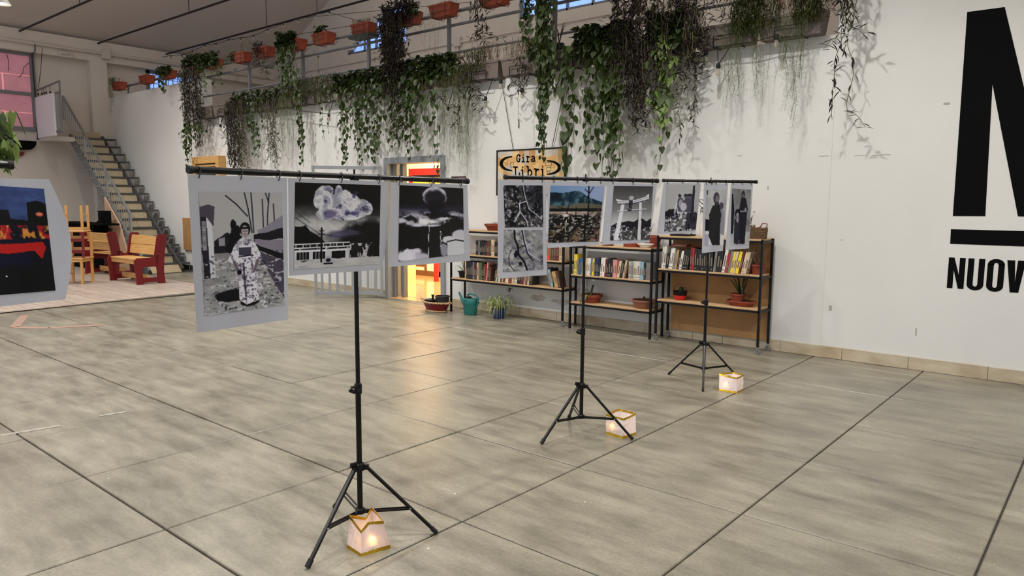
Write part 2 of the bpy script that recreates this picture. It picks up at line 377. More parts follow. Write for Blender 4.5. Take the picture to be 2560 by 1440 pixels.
# barred blue window of end wall
m_dusk = mat('dusk_blue_pane', rgb(150, 180, 236), 0.3, var=0.25, scale=2, emit=0.85, ecol=rgb(120, 160, 240))
w2 = tag(MB().box(EW-.06, 8.40, 4.66, EW+.03, 9.75, 4.74).box(EW-.06, 8.40, 3.95, EW+.03, 8.48, 4.74).box(EW-.06, 9.67, 3.95, EW+.03, 9.75, 4.74).build('window_2', m_grey, local=True), kind='structure')
MB().box(EW-.05, 8.48, 3.95, EW-.04, 9.67, 4.66).build('pane', m_dusk, w2, local=True)
for i in range(9): MB().box(EW-.03, 8.58+i*.125, 3.95, EW-.015, 8.595+i*.125, 4.66).build('window_bar', m_grey, w2, local=True)
for i in range(5): MB().box(EW-.03, 8.48, 4.05+i*.125, EW-.018, 9.67, 4.062+i*.125).build('window_bar', m_grey, w2, local=True)

# ---- gallery: slab, back wall with arched windows, ceiling
tag(MB().box(EW, W+.22, 2.72, XR, YB, 2.95).build('trim_4', m_cream, local=True), kind='structure')
CZ = lambda x: 5.18+0.52*(x-EW) if x < -9.0 else 5.18+0.52*(-9.0-EW)-0.52*(x+9.0)
wb = MB()
# left lunette quarter x -15.62..-13.38 and centre window -9.93..-7.6 cut as real openings
arc = [(-15.62, 5.20)]+[(-15.62+2.24*(i/10), 5.20+0.93*math.sin(PI/2*i/10)**0.85) for i in range(1, 11)]
low = [(EW, 2.9), (7, 2.9), (7, CZ(7)), (-9.0, CZ(-9.0)), (EW, CZ(EW))]
xs_ = [EW]+[a for a, b in arc]+[-9.93, -9.0, -7.5, 7.2]
for xa, xb in zip(xs_[:-1], xs_[1:]):
    mid = (xa+xb)/2; tp = max(CZ(xa), CZ(xb))+.05
    if -15.62 <= mid <= -13.38:
        za = 5.20+0.93*math.sin(PI/2*(mid+15.62)/2.24)**0.85
        wb.box(xa, YB, 2.5, xb, YB+.25, 5.20); wb.box(xa, YB, za, xb, YB+.25, tp)
    elif -9.93 <= mid <= -7.5: wb.box(xa, YB, 2.5, xb, YB+.25, 5.22); wb.box(xa, YB, 7.2, xb, YB+.25, tp)
    else: wb.box(xa, YB, 2.5, xb, YB+.25, tp)
wall_back = tag(wb.build('wall_back', m_cream, local=True), kind='structure')
def glazed(name, x0, x1, z0, z1, ztop, xs, zs):
    w = tag(MB().box(x0, YB+.05, z0, x1, YB+.12, z0+.06).box(x1-.06, YB+.05, z0, x1, YB+.12, ztop(x1)).box(x0, YB+.05, z0, x0+.05, YB+.12, max(z0+.08, ztop(x0))).build(name, m_grey, local=True), kind='structure')
    n = 12; pts = [(x0+(x1-x0)*i/n, ztop(x0+(x1-x0)*i/n)) for i in range(n+1)]
    MB().tube([(a, YB+.09, b) for a, b in pts], .035, 6).build('window_arch', m_grey, w, local=True)
    poly = [(x0, z0), (x1, z0)]+[(a, max(b, z0+.02)) for a, b in reversed(pts)]
    MB().prism(poly, wy, YB+.10, YB+.11).build('pane', m_dusk, w, local=True)
    for x in xs: MB().box(x-.02, YB+.05, z0, x+.02, YB+.10, ztop(x)).build('window_bar', m_grey, w, local=True)
    for z in zs: MB().box(x0, YB+.05, z-.02, x1, YB+.10, z+.02).build('window_bar', m_grey, w, local=True)
zt = lambda x: 5.20+0.93*math.sin(PI/2*max(0, min(1, (x+15.62)/2.24)))**0.85
glazed('window_3', -15.62, -13.38, 5.20, 6.13, zt, [-15.0, -14.55, -14.1, -13.72], [5.62])
glazed('window_4', -9.93, -7.5, 5.22, 7.2, lambda x: 7.2, [-9.35, -8.75, -8.15], [5.8, 6.4])
ce = MB()
for (xa, xb) in ((EW-.3, -9.0), (-9.0, 7.5)):
    ce.add([(xa, -9, CZ(xa)), (xb, -9, CZ(xb)), (xb, YB+.3, CZ(xb)), (xa, YB+.3, CZ(xa)), (xa, -9, CZ(xa)+.2), (xb, -9, CZ(xb)+.2), (xb, YB+.3, CZ(xb)+.2), (xa, YB+.3, CZ(xa)+.2)], [(0,3,2,1),(4,5,6,7),(0,1,5,4),(1,2,6,5),(2,3,7,6),(3,0,4,7)])
tag(ce.build('ceiling', m_ceil, local=True), kind='structure')
tag(MB().box(XR, W+.22, 0, XR+.2, YB, 9.0).build('wall_gallery_side', m_cream, local=True), kind='structure')

# ---- conduits
def conduit(pts, r, label, m=m_cream):
    return tag(MB().tube(pts, r, 8).build('conduit', m, smooth=True), label, 'pipe')
conduit([(EW+.28, -2.0, 4.93), (EW+.28, 11.6, 4.93)], .035, 'painted conduit along the end wall just under the ceiling', m_ceil)
conduit([(EW+.3, YB-.04, 4.98), (XR-.1, YB-.04, 5.0)], .02, 'painted conduit along the wall behind the gallery')
cb = thing('junction_box', (-11.64, YB-.06, 4.9), 'cream junction box with a conduit running down behind the gallery rails', 'electrical box')
MB().cbox(-11.74, YB-.09, 4.90, -11.54, YB-.001, 5.10, .01).build('box_body', m_ceil, cb); MB().tube([(-11.64, YB-.04, 4.90), (-11.64, YB-.04, 2.96)], .02, 8).build('conduit_drop', m_ceil, cb, smooth=True)
p = on(0, EW+.22, 262, 136)
jb = thing('junction_box', (EW+.3, p[1], p[2]-.1), 'cream junction box on the end-wall conduit above the pier', 'electrical box'); MB().cbox(EW+.22, p[1]-.1, p[2]-.12, EW+.34, p[1]+.1, p[2]+.1, .01).build('box_body', m_ceil, jb)
MB().box(EW+.34, p[1]-.07, p[2]-.09, EW+.346, p[1]+.07, p[2]+.07).build('box_lid', m_ceil, jb)
a = on(0, EW+.22, 145, 128); b = on(0, EW+.22, 174, 141)
el = thing('emergency_light', (EW+.25, (a[1]+b[1])/2, b[2]), 'small rectangular emergency light on the beam above the stairs', 'light fitting')
MB().cbox(EW+.22, a[1], b[2]-.04, EW+.29, b[1]+.05, a[2], .01).build('housing', m_ceil, el)
MB().box(EW+.29, a[1]+.04, b[2]+.0, EW+.297, b[1]+.01, a[2]-.04).build('diffuser', mat('dull_diffuser', rgb(170, 160, 146), .4), el)
tag(MB().tube([on(0, EW+.03, 94, 348), on(0, EW+.03, 163, 351)], .012, 6).build('wall_cable', mat('dark_red_cable', rgb(86, 44, 44), .7)), 'dark red cable along the end wall below the white panel', 'cable')
tag(MB().tube([on(0, EW+.3, 87, 108), on(0, EW+.3, 88, 128), on(0, EW+.1, 80, 136), on(0, EW+.1, 92, 290), on(0, EW+.1, 94, 348)], .011, 6).build('wall_cable', m_cable), 'thin black cable running down beside the pink window frame', 'cable')
# rods hung below the ceiling
for k, (yy, x1, ws, lab) in enumerate([(5.62, -6, (-15.5, -10.5), 'nearest the camera side'), (7.214, -4.2, (-14.45, -9.8), 'the middle one of the three'), (8.816, -3.2, (-14.3, -12.5, -9.6), 'over the gallery')]):
    t = thing('ceiling_rod', (-12, yy, 5.15), 'long thin dark rod hung under the sloping ceiling, ' + lab, 'rod')
    MB().tube([(EW+.26, yy, 5.152), (x1, yy, 5.15)], .022, 8).build('rod', m_iron, t, smooth=True)
    for x in ws: MB().tube([(x, yy, 5.16), (x-.02, yy, CZ(x))], .008, 5).build('hanger_wire', m_cable, t)
# ================================================================ pendant lamps
m_shade = mat('grey_enamel_shade', rgb(150, 150, 146), 0.4, 0.2); m_bulb = mat('lit_bulb', rgb(255, 250, 240), 0.4, emit=14.0, ecol=rgb(255, 244, 226))
def pendant(x, y, z, label):
    t = thing('pendant_lamp', (x, y, z), label, 'lamp', 'bell pendant lamps under the ceiling')
    MB().lathe([(.03, .20), (.05, .19), (.07, .12), (.105, .05), (.14, 0.0), (.135, 0.0), (.10, .05), (.06, .12), (.02, .17)], (x, y, z), 24).build('lamp_shade', m_shade, t, smooth=True)
    MB().lathe([(.005, .0), (.05, .02), (.06, .06), (.04, .10), (.01, .12)], (x, y, z-.01), 16).build('bulb', m_bulb, t, smooth=True)
    MB().tube([(x, y, z+.19), (x, y, CZ(x))], .007, 6).build('lamp_cord', m_cable, t)
    l = bpy.data.lights.new('lamp_light', 'SPOT'); l.energy = LAMP_POWER*(.16 if y > 9 else 1); l.color = LAMP_COLOR[:3]; l.spot_size = math.radians(140); l.spot_blend = 0.6; l.shadow_soft_size = 0.07
    o = bpy.data.objects.new('lamp_light', l); link(o, t); o.location = (0, 0, -.03)
    l = bpy.data.lights.new('added_uplight', 'SPOT'); l.spot_size = math.radians(165); l.spot_blend = .4; l.energy = UP_POWER*(.4 if y > 9 else 1); l.color = LAMP_COLOR[:3]; l.shadow_soft_size = .12; o = bpy.data.objects.new('added_uplight', l); link(o, t); o.location = (0, 0, .36); o.rotation_euler = (PI, 0, 0)  # second spot is an added fill that lifts the ceiling
PL = ['']+['bell pendant lamp over the hall, '+s for s in ('before the barred gate', 'before the left bookcase', 'before the right bookcase', 'before the painted letters', 'over the edge of the platform', 'left of the nearest stand', 'straight above the nearest stand', 'right of the nearest stand', 'behind the left-edge poster', 'closest one above the camera', 'unseen one added to brighten the left wall', 'unseen one added to brighten the gallery, right', 'unseen one added to brighten the gallery, left')]
for i, (x, y, z) in enumerate(PENDANTS):
    pendant(x, y, z, 'bell pendant lamp with a lit bulb, cut by the top left corner of the photo' if i == 0 else PL[i])

# ================================================================ printed pictures (flat print only)
def vnoise(X, Y, sx, sy, seed):
    g = np.random.RandomState(seed).rand(int(sy)+3, int(sx)+3); x = X*sx; y = Y*sy
    xi = np.clip(np.floor(x).astype(int), 0, int(sx)+1); yi = np.clip(np.floor(y).astype(int), 0, int(sy)+1); fx = x-xi; fy = y-yi
    fx = fx*fx*(3-2*fx); fy = fy*fy*(3-2*fy)
    return (g[yi, xi]*(1-fx)+g[yi, xi+1]*fx)*(1-fy)+(g[yi+1, xi]*(1-fx)+g[yi+1, xi+1]*fx)*fy
class Pic:
    def __init__(s, w, h, base=200, seed=1):
        s.w, s.h, s.seed = w, h, seed; s.X, s.Y = np.meshgrid((np.arange(w)+.5)/w, (np.arange(h)+.5)/h)
        s.I = np.ones((h, w, 3))*(np.array(base) if np.ndim(base) else base)
    def fbm(s, sx, sy, o=4):
        s.seed += 17; r = 0; t = 0; a = 1
        for i in range(o): r = r+a*vnoise(s.X, s.Y, sx*2**i, sy*2**i, s.seed+i); t += a; a *= .6
        return r/t
    def put(s, m, c):
        m = np.clip(m, 0, 1)[..., None]; c = np.array(c, float)
        if c.ndim == 2: c = c[..., None]
        s.I = s.I*(1-m)+c*m
    def poly(s, pts, c, soft=0.0, wob=0.0):
        X, Y = s.X, s.Y
        if wob: X = X+(s.fbm(9, 9)-.5)*wob; Y = Y+(s.fbm(9, 9)-.5)*wob
        inside = np.zeros_like(X, bool); n = len(pts)
        for i in range(n):
            x1, y1 = pts[i]; x2, y2 = pts[(i+1) % n]
            if y1 == y2: continue
            inside ^= ((y1 > Y) != (y2 > Y)) & (X < (x2-x1)*(Y-y1)/(y2-y1)+x1)
        m = inside.astype(float); s.put(m, c); return m
    def ell(s, cx, cy, rx, ry, c, soft=.15, wob=0.0, a=1.0):
        d = np.sqrt(((s.X-cx)/rx)**2+((s.Y-cy)/ry)**2)
        if wob: d = d+(s.fbm(8, 8)-.5)*wob
        m = np.clip((1-d)/soft+.5, 0, 1)*a; s.put(m, c); return m
    def line(s, pts, w, c, a=1.0):
        for i in range(len(pts)-1):
            (x1, y1), (x2, y2) = pts[i], pts[i+1]; asp = s.h/s.w; dx, dy = x2-x1, (y2-y1)*asp; L2 = dx*dx+dy*dy+1e-12
            t = np.clip(((s.X-x1)*dx+(s.Y-y1)*asp*dy)/L2, 0, 1); d = np.hypot(s.X-x1-t*dx, (s.Y-y1)*asp-t*dy)
            s.put(np.clip((w-d)*s.w+.5, 0, 1)*a, c)
    def speck(s, region, sx, sy, thr, c, a=1.0):
        n = s.fbm(sx, sy, 3); s.put(np.clip((n-thr)*9, 0, 1)*region*a*.9, c)
INK = (24, 22, 32)
def pic_girl():
    p = Pic(170, 236, 172, 3); X, Y = p.X, p.Y
    p.put((Y > .47)*1.0, 150+60*(p.fbm(6, 18)-.5)); p.put((Y > .44)*(Y < .50)*1.0, 70)
    p.poly([(.0, .12), (.0, .27), (.15, .27), (.17, .12), (.10, .10)], (96, 92, 100)); p.poly([(.0, .20), (.07, .2), (.10, .70), (.02, .70)], (60, 58, 66)); p.poly([(.07, .2), (.13, .26), (.15, .70), (.09, .70)], (205, 205, 212))
    for i in range(26): p.line([(.02, .24+i*.009), (.06, .24+i*.009)], .003, (210, 210, 215))
    p.poly([(.14, .40), (.30, .33), (.42, .38), (.42, .48), (.15, .50)], (52, 50, 58), wob=.02); p.poly([(.20, .38), (.27, .37), (.27, .44), (.20, .44)], (150, 148, 156))
    for (a_, b_, c_, d_) in ((.37, .27, .04, .05), (.40, .33, .06, .06), (.36, .38, .05, .06), (.41, .42, .06, .06), (.35, .46, .05, .04)): p.ell(a_, b_, c_, d_, (30, 28, 34), wob=1.4)
    for q in ([(.52, 0), (.56, .14), (.60, .34)], [(.60, 0), (.61, .12), (.62, .34)], [(.83, 0), (.80, .2), (.79, .6)], [(.74, .06), (.745, .34)], [(.78, 0), (.82, .09)], [(.88, .10), (.89, .30)], [(.30, .03), (.42, .10), (.55, .20)]): p.line(q, .008, (58, 54, 62), .9)
    p.poly([(.62, .36), (1, .30), (1, .40), (.62, .42)], (46, 44, 52), wob=.03); p.poly([(.66, .33), (.80, .28), (1.0, .20), (1, .31), (.7, .35)], (140, 138, 148), wob=.02)
    p.poly([(.62, .40), (1, .42), (1, .56), (.68, .46)], (138, 134, 144), wob=.03); p.poly([(.66, .45), (1, .54), (1, .60), (.70, .50)], (34, 32, 38)); p.poly([(.66, .50), (1, .60), (1, .95), (.74, .62)], (92, 88, 100), wob=.02)
    p.speck((Y > .55)*1.0, 20, 60, .60, (222, 220, 228), .7); p.speck((Y > .50)*1.0, 24, 60, .64, (60, 56, 66), .8); p.speck((Y > .60)*(X > .45+.25*Y)*(X < .62+.3*(Y-.5))*1., 34, 40, .47, (225, 225, 232), .8)
    p.ell(.36, .86, .22, .055, (28, 24, 34), wob=.5); p.ell(.55, .93, .12, .035, (14, 12, 16), wob=.2)
    p.poly([(.40, .42), (.30, .56), (.36, .60), (.42, .58), (.42, .9), (.50, .95), (.66, .92), (.62, .58), (.70, .58), (.72, .55), (.62, .42), (.56, .38), (.47, .38)], (216, 214, 222), wob=.02)
    fig = p.poly([(.40, .42), (.30, .56), (.36, .60), (.42, .58), (.42, .9), (.50, .95), (.66, .92), (.62, .58), (.70, .58), (.72, .55), (.62, .42), (.56, .38), (.47, .38)], (216, 214, 222))
    p.speck(fig, 34, 52, .53, (96, 90, 106)); p.speck(fig, 12, 20, .60, (120, 114, 128), .6); p.poly([(.43, .46), (.58, .46), (.58, .53), (.43, .53)], (90, 86, 100)); p.line([(.43, .54), (.60, .53)], .007, INK); p.line([(.48, .60), (.50, .88)], .012, (70, 66, 78), .8)
    p.line([(.37, .58), (.42, .66)], .018, (120, 112, 118)); p.line([(.66, .58), (.62, .66)], .018, (120, 112, 118)); p.ell(.43, .67, .03, .022, INK)
    p.ell(.515, .31, .065, .058, (20, 18, 22), .1); p.ell(.513, .325, .043, .048, (168, 158, 162), .12); p.line([(.48, .30), (.55, .30)], .012, (22, 20, 24)); p.line([(.49, .325), (.505, .325)], .004, INK); p.line([(.522, .325), (.538, .325)], .004, INK); p.line([(.505, .35), (.522, .35)], .004, (90, 60, 66)); p.poly([(.50, .36), (.53, .36), (.52, .42)], (150, 142, 148))
    return p
def pic_cloud():
    p = Pic(180, 176, 22, 5); X, Y = p.X, p.Y; f = p.fbm(5, 7, 5)
    p.put(np.clip((Y-.20)*4, 0, 1)*np.clip(1.3-X*.9, 0, 1), 120+150*(f-.35)); p.put(np.clip((Y-.38)*6, 0, 1)*np.clip((.62-Y)*8, 0, 1), 215+60*(f-.5))
    for (cx, cy, rx, ry) in ((.30, .16, .09, .13), (.36, .10, .06, .07), (.48, .11, .045, .09), (.56, .22, .13, .14), (.42, .27, .16, .13), (.66, .26, .11, .12), (.78, .28, .09, .10), (.84, .30, .06, .08), (.36, .36, .12, .08), (.60, .36, .22, .08), (.25, .22, .05, .08)):
        p.ell(cx, cy, rx, ry, 225, .12, wob=.35)
    p.I = np.where((p.I[..., :1] > 205), p.I-70*np.clip(np.abs(p.fbm(9, 9, 5)-.5)*5, 0, 1)[..., None]**.8*np.array([1, 1, .8]), p.I)
    g = p.fbm(12, 14, 4); cl = np.clip((.36-np.hypot((X-.54)/1.0, (Y-.25)*1.4))*9, 0, 1); p.put(cl*np.clip((g-.56)*7, 0, 1)*.6, (130, 126, 148)); p.put(cl*np.clip((g-.64)*9, 0, 1)*.7, (66, 60, 90))
    p.ell(.38, .36, .08, .05, (104, 98, 126), .9, wob=1.5, a=.8); p.ell(.82, .31, .06, .035, (86, 82, 104), .9, wob=1.5, a=.8); p.ell(.69, .35, .03, .04, (110, 104, 140), .9, wob=1.2, a=.7)
    p.ell(.82, .62, .30, .16, (18, 18, 20), .5, wob=.7); p.ell(.60, .60, .18, .05, (90, 86, 100), .7, wob=.8); p.ell(.45, .62, .10, .04, (110, 106, 124), .7, wob=.8); p.put((Y > .62)*(Y < .74)*np.clip((X-.5)*3, 0, 1), (26, 26, 30))
    p.poly([(0, .50), (.06, .51), (.13, .49), (.17, .56), (.24, .60), (.32, .68), (.36, .72), (0, .72)], (12, 12, 12), wob=.03)
    p.put((Y > .71)*1.0, 40); p.speck((Y > .72)*1.0, 30, 14, .55, (210, 208, 214))
    for yy in (.71, .755): p.line([(0, yy), (.62, yy-.005)], .006, (228, 226, 232))
    for i in range(8): p.line([(.02+i*.075, .71), (.02+i*.075, .75)], .004, (220, 220, 226))
    p.put((Y > .78)*(Y < .90)*(X < .64)*1.0, (196, 194, 202))
    for (x0, x1) in ((.03, .16), (.20, .34), (.41, .57)):
        p.poly([(x0, .80), (x1, .80), (x1, .89), (x0, .89)], (24, 24, 28)); p.line([(x0-.01, .795), (x1+.01, .795)], .008, (235, 235, 238))
        for i in range(1, 4): p.line([(x0+(x1-x0)*i/4, .80), (x0+(x1-x0)*i/4, .89)], .003, (200, 200, 205))
    p.ell(.49, .85, .07, .05, (22, 22, 24), .1)
    p.put((Y > .895)*1.0, 186+40*(p.fbm(6, 20)-.5)); p.speck((Y > .90)*(X < .35)*1., 10, 40, .55, (60, 58, 66))
    p.poly([(.33, .90), (.35, .86), (.40, .86), (.42, .90), (.42, .955), (.33, .955)], (170, 168, 178)); p.ell(.375, .91, .028, .022, (30, 30, 34)); p.line([(.33, .95), (.42, .95)], .009, (40, 40, 46))
    p.poly([(.88, .74), (1, .68), (1, .89), (.84, .88)], (34, 34, 34), wob=.05); p.speck((X > .62)*(X < .86)*(Y > .66)*(Y < .90)*1., 40, 12, .5, (18, 18, 20))
    p.line([(.295, .53), (.295, .92)], .010, (10, 10, 12)); p.line([(.27, .56), (.32, .56)], .005, INK); p.line([(.26, .60), (.33, .60)], .005, INK); p.line([(0, .40), (.10, .47), (.28, .60), (.9, .70)], .003, (40, 40, 50), .8); p.line([(0, .32), (.16, .46)], .003, (40, 40, 50), .8)
    return p
def pic_mushroom():
    p = Pic(136, 152, 10, 8); X, Y = p.X, p.Y; f = p.fbm(3, 9, 5)
    p.put(np.clip((Y-.16)*5, 0, 1)*np.clip((.42-Y)*9, 0, 1), (78, 76, 96)); p.put(np.clip((Y-.30)*9, 0, 1)*np.clip((.50-Y)*9, 0, 1)*np.clip((f-.48)*9, 0, 1), (206, 204, 214)); p.put(np.clip((Y-.40)*9, 0, 1)*np.clip((.48-Y)*12, 0, 1)*.6, (70, 66, 92))
    p.ell(.53, .14, .19, .14, (176, 174, 182), .12, wob=.2); p.ell(.53, .18, .165, .125, (52, 48, 58), .35, wob=.7); p.ell(.54, .26, .14, .09, (36, 33, 42), .3, wob=.4); p.poly([(.42, .26), (.66, .26), (.60, .36), (.585, .50), (.49, .50), (.47, .36)], (34, 32, 40), wob=.04); p.ell(.63, .28, .06, .04, (30, 28, 36), .3, wob=.5)
    p.I = np.where((p.X[..., None] > .36)*(p.X[..., None] < .72)*(p.Y[..., None] < .30), p.I*(.72+.6*p.fbm(14, 10, 4)[..., None]), p.I)
    p.ell(.40, .49, .25, .045, (224, 222, 228), .9, wob=2.2); p.ell(.68, .45, .14, .03, (214, 212, 220), .8, wob=2.4); p.ell(.06, .47, .08, .03, (200, 198, 208), .8, wob=1.6); p.ell(.27, .53, .10, .03, (200, 198, 208), .8, wob=2.0)
    p.put(np.clip((Y-.545)*30, 0, 1), (9, 9, 10)); p.ell(.50, .545, .10, .02, (190, 188, 196), .5, wob=1.2)
    for i in range(12): p.ell(.445+.008*math.sin(i), .55+i*.034, .012, .02, (200, 198, 206), .5, wob=.8)
    for i in range(7): p.ell(.62+.01*math.sin(i*2), .64+i*.034, .010, .016, (190, 188, 196), .5, wob=.8)
    p.ell(.13, .95, .20, .09, (205, 203, 212), .5, wob=1.3); p.ell(.36, .98, .14, .07, (176, 174, 186), .6, wob=1.4); p.ell(.25, .88, .07, .03, (196, 194, 204), .7, wob=1.4)
    p.ell(.92, .70, .13, .09, (196, 194, 204), .3, wob=.6); p.ell(.76, .76, .12, .05, (206, 204, 212), .3, wob=.7); p.ell(.68, .90, .07, .12, (150, 148, 160), .4, wob=1.2)
    p.poly([(.445, .56), (.61, .56), (.62, 1), (.44, 1)], (8, 8, 9), wob=.02); p.poly([(.73, .80), (1, .74), (1, 1.02), (.73, 1.02)], (200, 202, 208)); p.line([(.72, .79), (.86, .77), (1, .80)], .01, (20, 20, 24))
    return p
def pic_map(dark):
    p = Pic(84, 90, 60 if dark else 152, 12 if dark else 14); X, Y = p.X, p.Y; f = p.fbm(9, 9, 4)
    if dark: p.put(np.ones_like(X), 70+220*(f-.52)); p.speck(np.ones_like(X), 22, 22, .56, (190, 188, 200), .8); p.put(np.clip((X-.45)*3, 0, 1)*np.clip((.75-Y)*3, 0, 1)*.6, (34, 32, 44))
    else: p.put(np.ones_like(X), 150+110*(f-.5)); p.speck(np.ones_like(X), 8, 16, .60, (92, 88, 108), .7); p.put(np.clip((X-.6)*3, 0, 1)*np.clip((Y-.2)*3, 0, 1)*.35, (108, 106, 118))
    c = (16, 15, 22); l = (196, 196, 206)
    p.line([(.26, 0), (.28, .22), (.36, .40), (.38, .60), (.52, .78), (.60, 1)], .022, c); p.line([(.46, 0), (.52, .3), (.60, .58), (.74, .76)], .016, c if dark else (60, 56, 74)); p.line([(.49, 0), (.55, .3), (.63, .56), (.95, .80)], .008, l); p.line([(.36, .44), (.56, .38)], .010, l if dark else c)
    if dark: p.line([(.39, .44), (.40, .62), (.56, .84), (.60, 1)], .012, l); p.line([(.40, .62), (.26, .85)], .012, l)
    else:
        p.line([(.20, .48), (.14, .62), (.16, .84), (.3, 1)], .010, (60, 58, 70)); p.ell(.32, .58, .05, .08, (44, 42, 56), .3, wob=1.); p.ell(.42, .82, .05, .05, (50, 48, 62), .3, wob=1.)
        for i in range(7): p.line([(.93, .66+i*.035), (.99, .655+i*.035)], .008, (40, 38, 48))
    return p
def pic_ruin():
    p = Pic(120, 126, (150, 160, 190), 21); X, Y = p.X, p.Y
    p.put(np.clip(1-X, 0, 1)[...]*(Y < .4), (120, 146, 176)); f = p.fbm(6, 6, 5)
    m = p.poly([(0, .12), (.10, .11), (.22, .13), (.40, .10), (.50, .085), (.58, .11), (.68, .18), (.84, .24), (1, .29), (1, .5), (0, .5)], (44, 70, 84), wob=.02)
    p.put(m*np.clip((f-.5)*7, 0, 1), (96, 118, 124)); p.put(m*np.clip((.46-f)*9, 0, 1)*.8, (22, 40, 54))
    p.put((Y > .33+.03*np.sin(X*7))*1.0, (112, 108, 96)); p.put((Y > .40)*(Y < .45)*1., (40, 40, 40)); p.speck((Y > .45)*(Y < .52)*1., 6, 20, .45, (190, 168, 164))
    p.put(np.clip((Y-.47)*14, 0, 1), (42, 40, 38)); p.speck((Y > .46)*1., 22, 36, .54, (168, 164, 158)); p.speck((Y > .62)*1., 14, 18, .60, (110, 96, 78)); p.speck((Y > .78)*1., 10, 12, .52, (128, 118, 98)); p.speck((Y > .80)*(X > .45)*1., 16, 18, .55, (140, 108, 100)); p.speck((Y > .55)*1., 20, 26, .62, (12, 12, 12))
    p.line([(.33, .40), (.335, .62), (.31, .82)], .010, (24, 22, 22)); p.line([(.34, .42), (.38, .25)], .007, (30, 28, 28)); p.line([(.34, .42), (.14, .36)], .005, (30, 28, 28)); p.line([(.33, .60), (.32, .80)], .005, (210, 206, 190)); p.ell(.31, .52, .06, .025, (200, 198, 190), .3, wob=.5)
    p.line([(.71, .0), (.73, .3), (.74, .64)], .013, (26, 24, 30)); p.line([(.72, .15), (.80, .02)], .008, (26, 24, 30)); p.line([(.71, .12), (.64, .06)], .007, (26, 24, 30)); p.line([(.70, .18), (.68, .30)], .009, (26, 24, 30)); p.line([(.50, .38), (.50, .6)], .008, (30, 28, 28)); p.line([(.69, .55), (.70, .95)], .016, (20, 18, 18)); p.line([(.93, .4), (.90, .95)], .02, (110, 90, 80), .7)
    return p
def pic_torii():
    p = Pic(92, 124, 110, 31); X, Y = p.X, p.Y; p.put(np.ones_like(X), 84+110*Y**1.0); p.put(np.clip((Y-.45)*5, 0, 1)*.6, 190)
    p.poly([(0, .74), (.10, .68), (.26, .66), (.42, .64), (.55, .66), (.66, .61), (.78, .60), (.88, .65), (1, .58), (1, 1), (0, 1)], (52, 50, 56), wob=.02)
    p.put((Y > .80)*1.0, 92); p.speck((Y > .76)*1., 18, 26, .54, (206, 204, 210)); p.speck((Y > .70)*(X < .5)*1., 12, 30, .60, (170, 168, 176)); p.speck((Y > .86)*1., 18, 24, .6, (30, 30, 34))
    c = (208, 208, 214)
    p.poly([(.22, .34), (.30, .34), (.20, 1), (.09, 1)], c); p.poly([(.66, .30), (.73, .30), (.76, 1), (.68, 1)], c); p.line([(.655, .32), (.67, 1)], .006, (70, 68, 76))
    p.poly([(.08, .24), (.30, .27), (.55, .26), (.80, .20), (.90, .14), (.90, .24), (.80, .28), (.55, .31), (.14, .325)], c); p.line([(.14, .33), (.5, .325), (.88, .25)], .010, (54, 52, 62)); p.line([(.10, .29), (.5, .295), (.88, .20)], .006, (96, 94, 104))
    p.line([(.14, .46), (.86, .42)], .010, (196, 196, 202)); p.line([(.14, .475), (.86, .435)], .004, (70, 68, 76)); p.poly([(.40, .26), (.50, .26), (.49, .42), (.41, .42)], (74, 72, 82)); p.line([(.38, .42), (.41, .45), (.48, .44)], .012, (28, 28, 34)); p.ell(.46, .22, .06, .04, (170, 168, 174), .4)
    return p
def pic_rubble():
    p = Pic(84, 100, 164, 41); X, Y = p.X, p.Y
    p.put((Y > .62)*1.0, 112); p.speck((Y > .60)*1., 12, 26, .5, (206, 206, 214)); p.speck((Y > .60)*1., 14, 24, .58, (34, 32, 40))
    p.poly([(.0, .58), (.14, .52), (.32, .52), (.40, .64), (.10, .70), (0, .66)], (46, 44, 52), wob=.06)
    p.poly([(.33, .56), (.36, .30), (.42, .20), (.47, .28), (.56, .34), (.66, .20), (.72, .22), (.78, .20), (.85, .22), (.86, .60)], (96, 94, 104), wob=.05)
    for (x, y) in ((.42, .27), (.60, .26), (.72, .26)): p.ell(x, y, .045, .04, (120, 114, 122)); p.ell(x, y-.03, .05, .03, (60, 58, 66))
    p.poly([(.80, .03), (.86, .02), (.88, .62), (.80, .62)], (66, 64, 74)); p.ell(.46, .40, .06, .08, (150, 148, 156), wob=.5); p.ell(.56, .48, .10, .09, (176, 174, 182), wob=.4)
    for q in ([(.28, .6), (.38, .25)], [(.30, .64), (.36, .40)], [(.36, .48), (.42, .66)], [(.74, .62), (.66, .98)]): p.line(q, .01, (190, 190, 198))
    p.poly([(.68, .60), (1, .62), (1, .98), (.66, .96)], (78, 76, 86), wob=.05); p.speck((X > .66)*(Y > .6)*1., 30, 8, .55, (34, 32, 40))
    return p
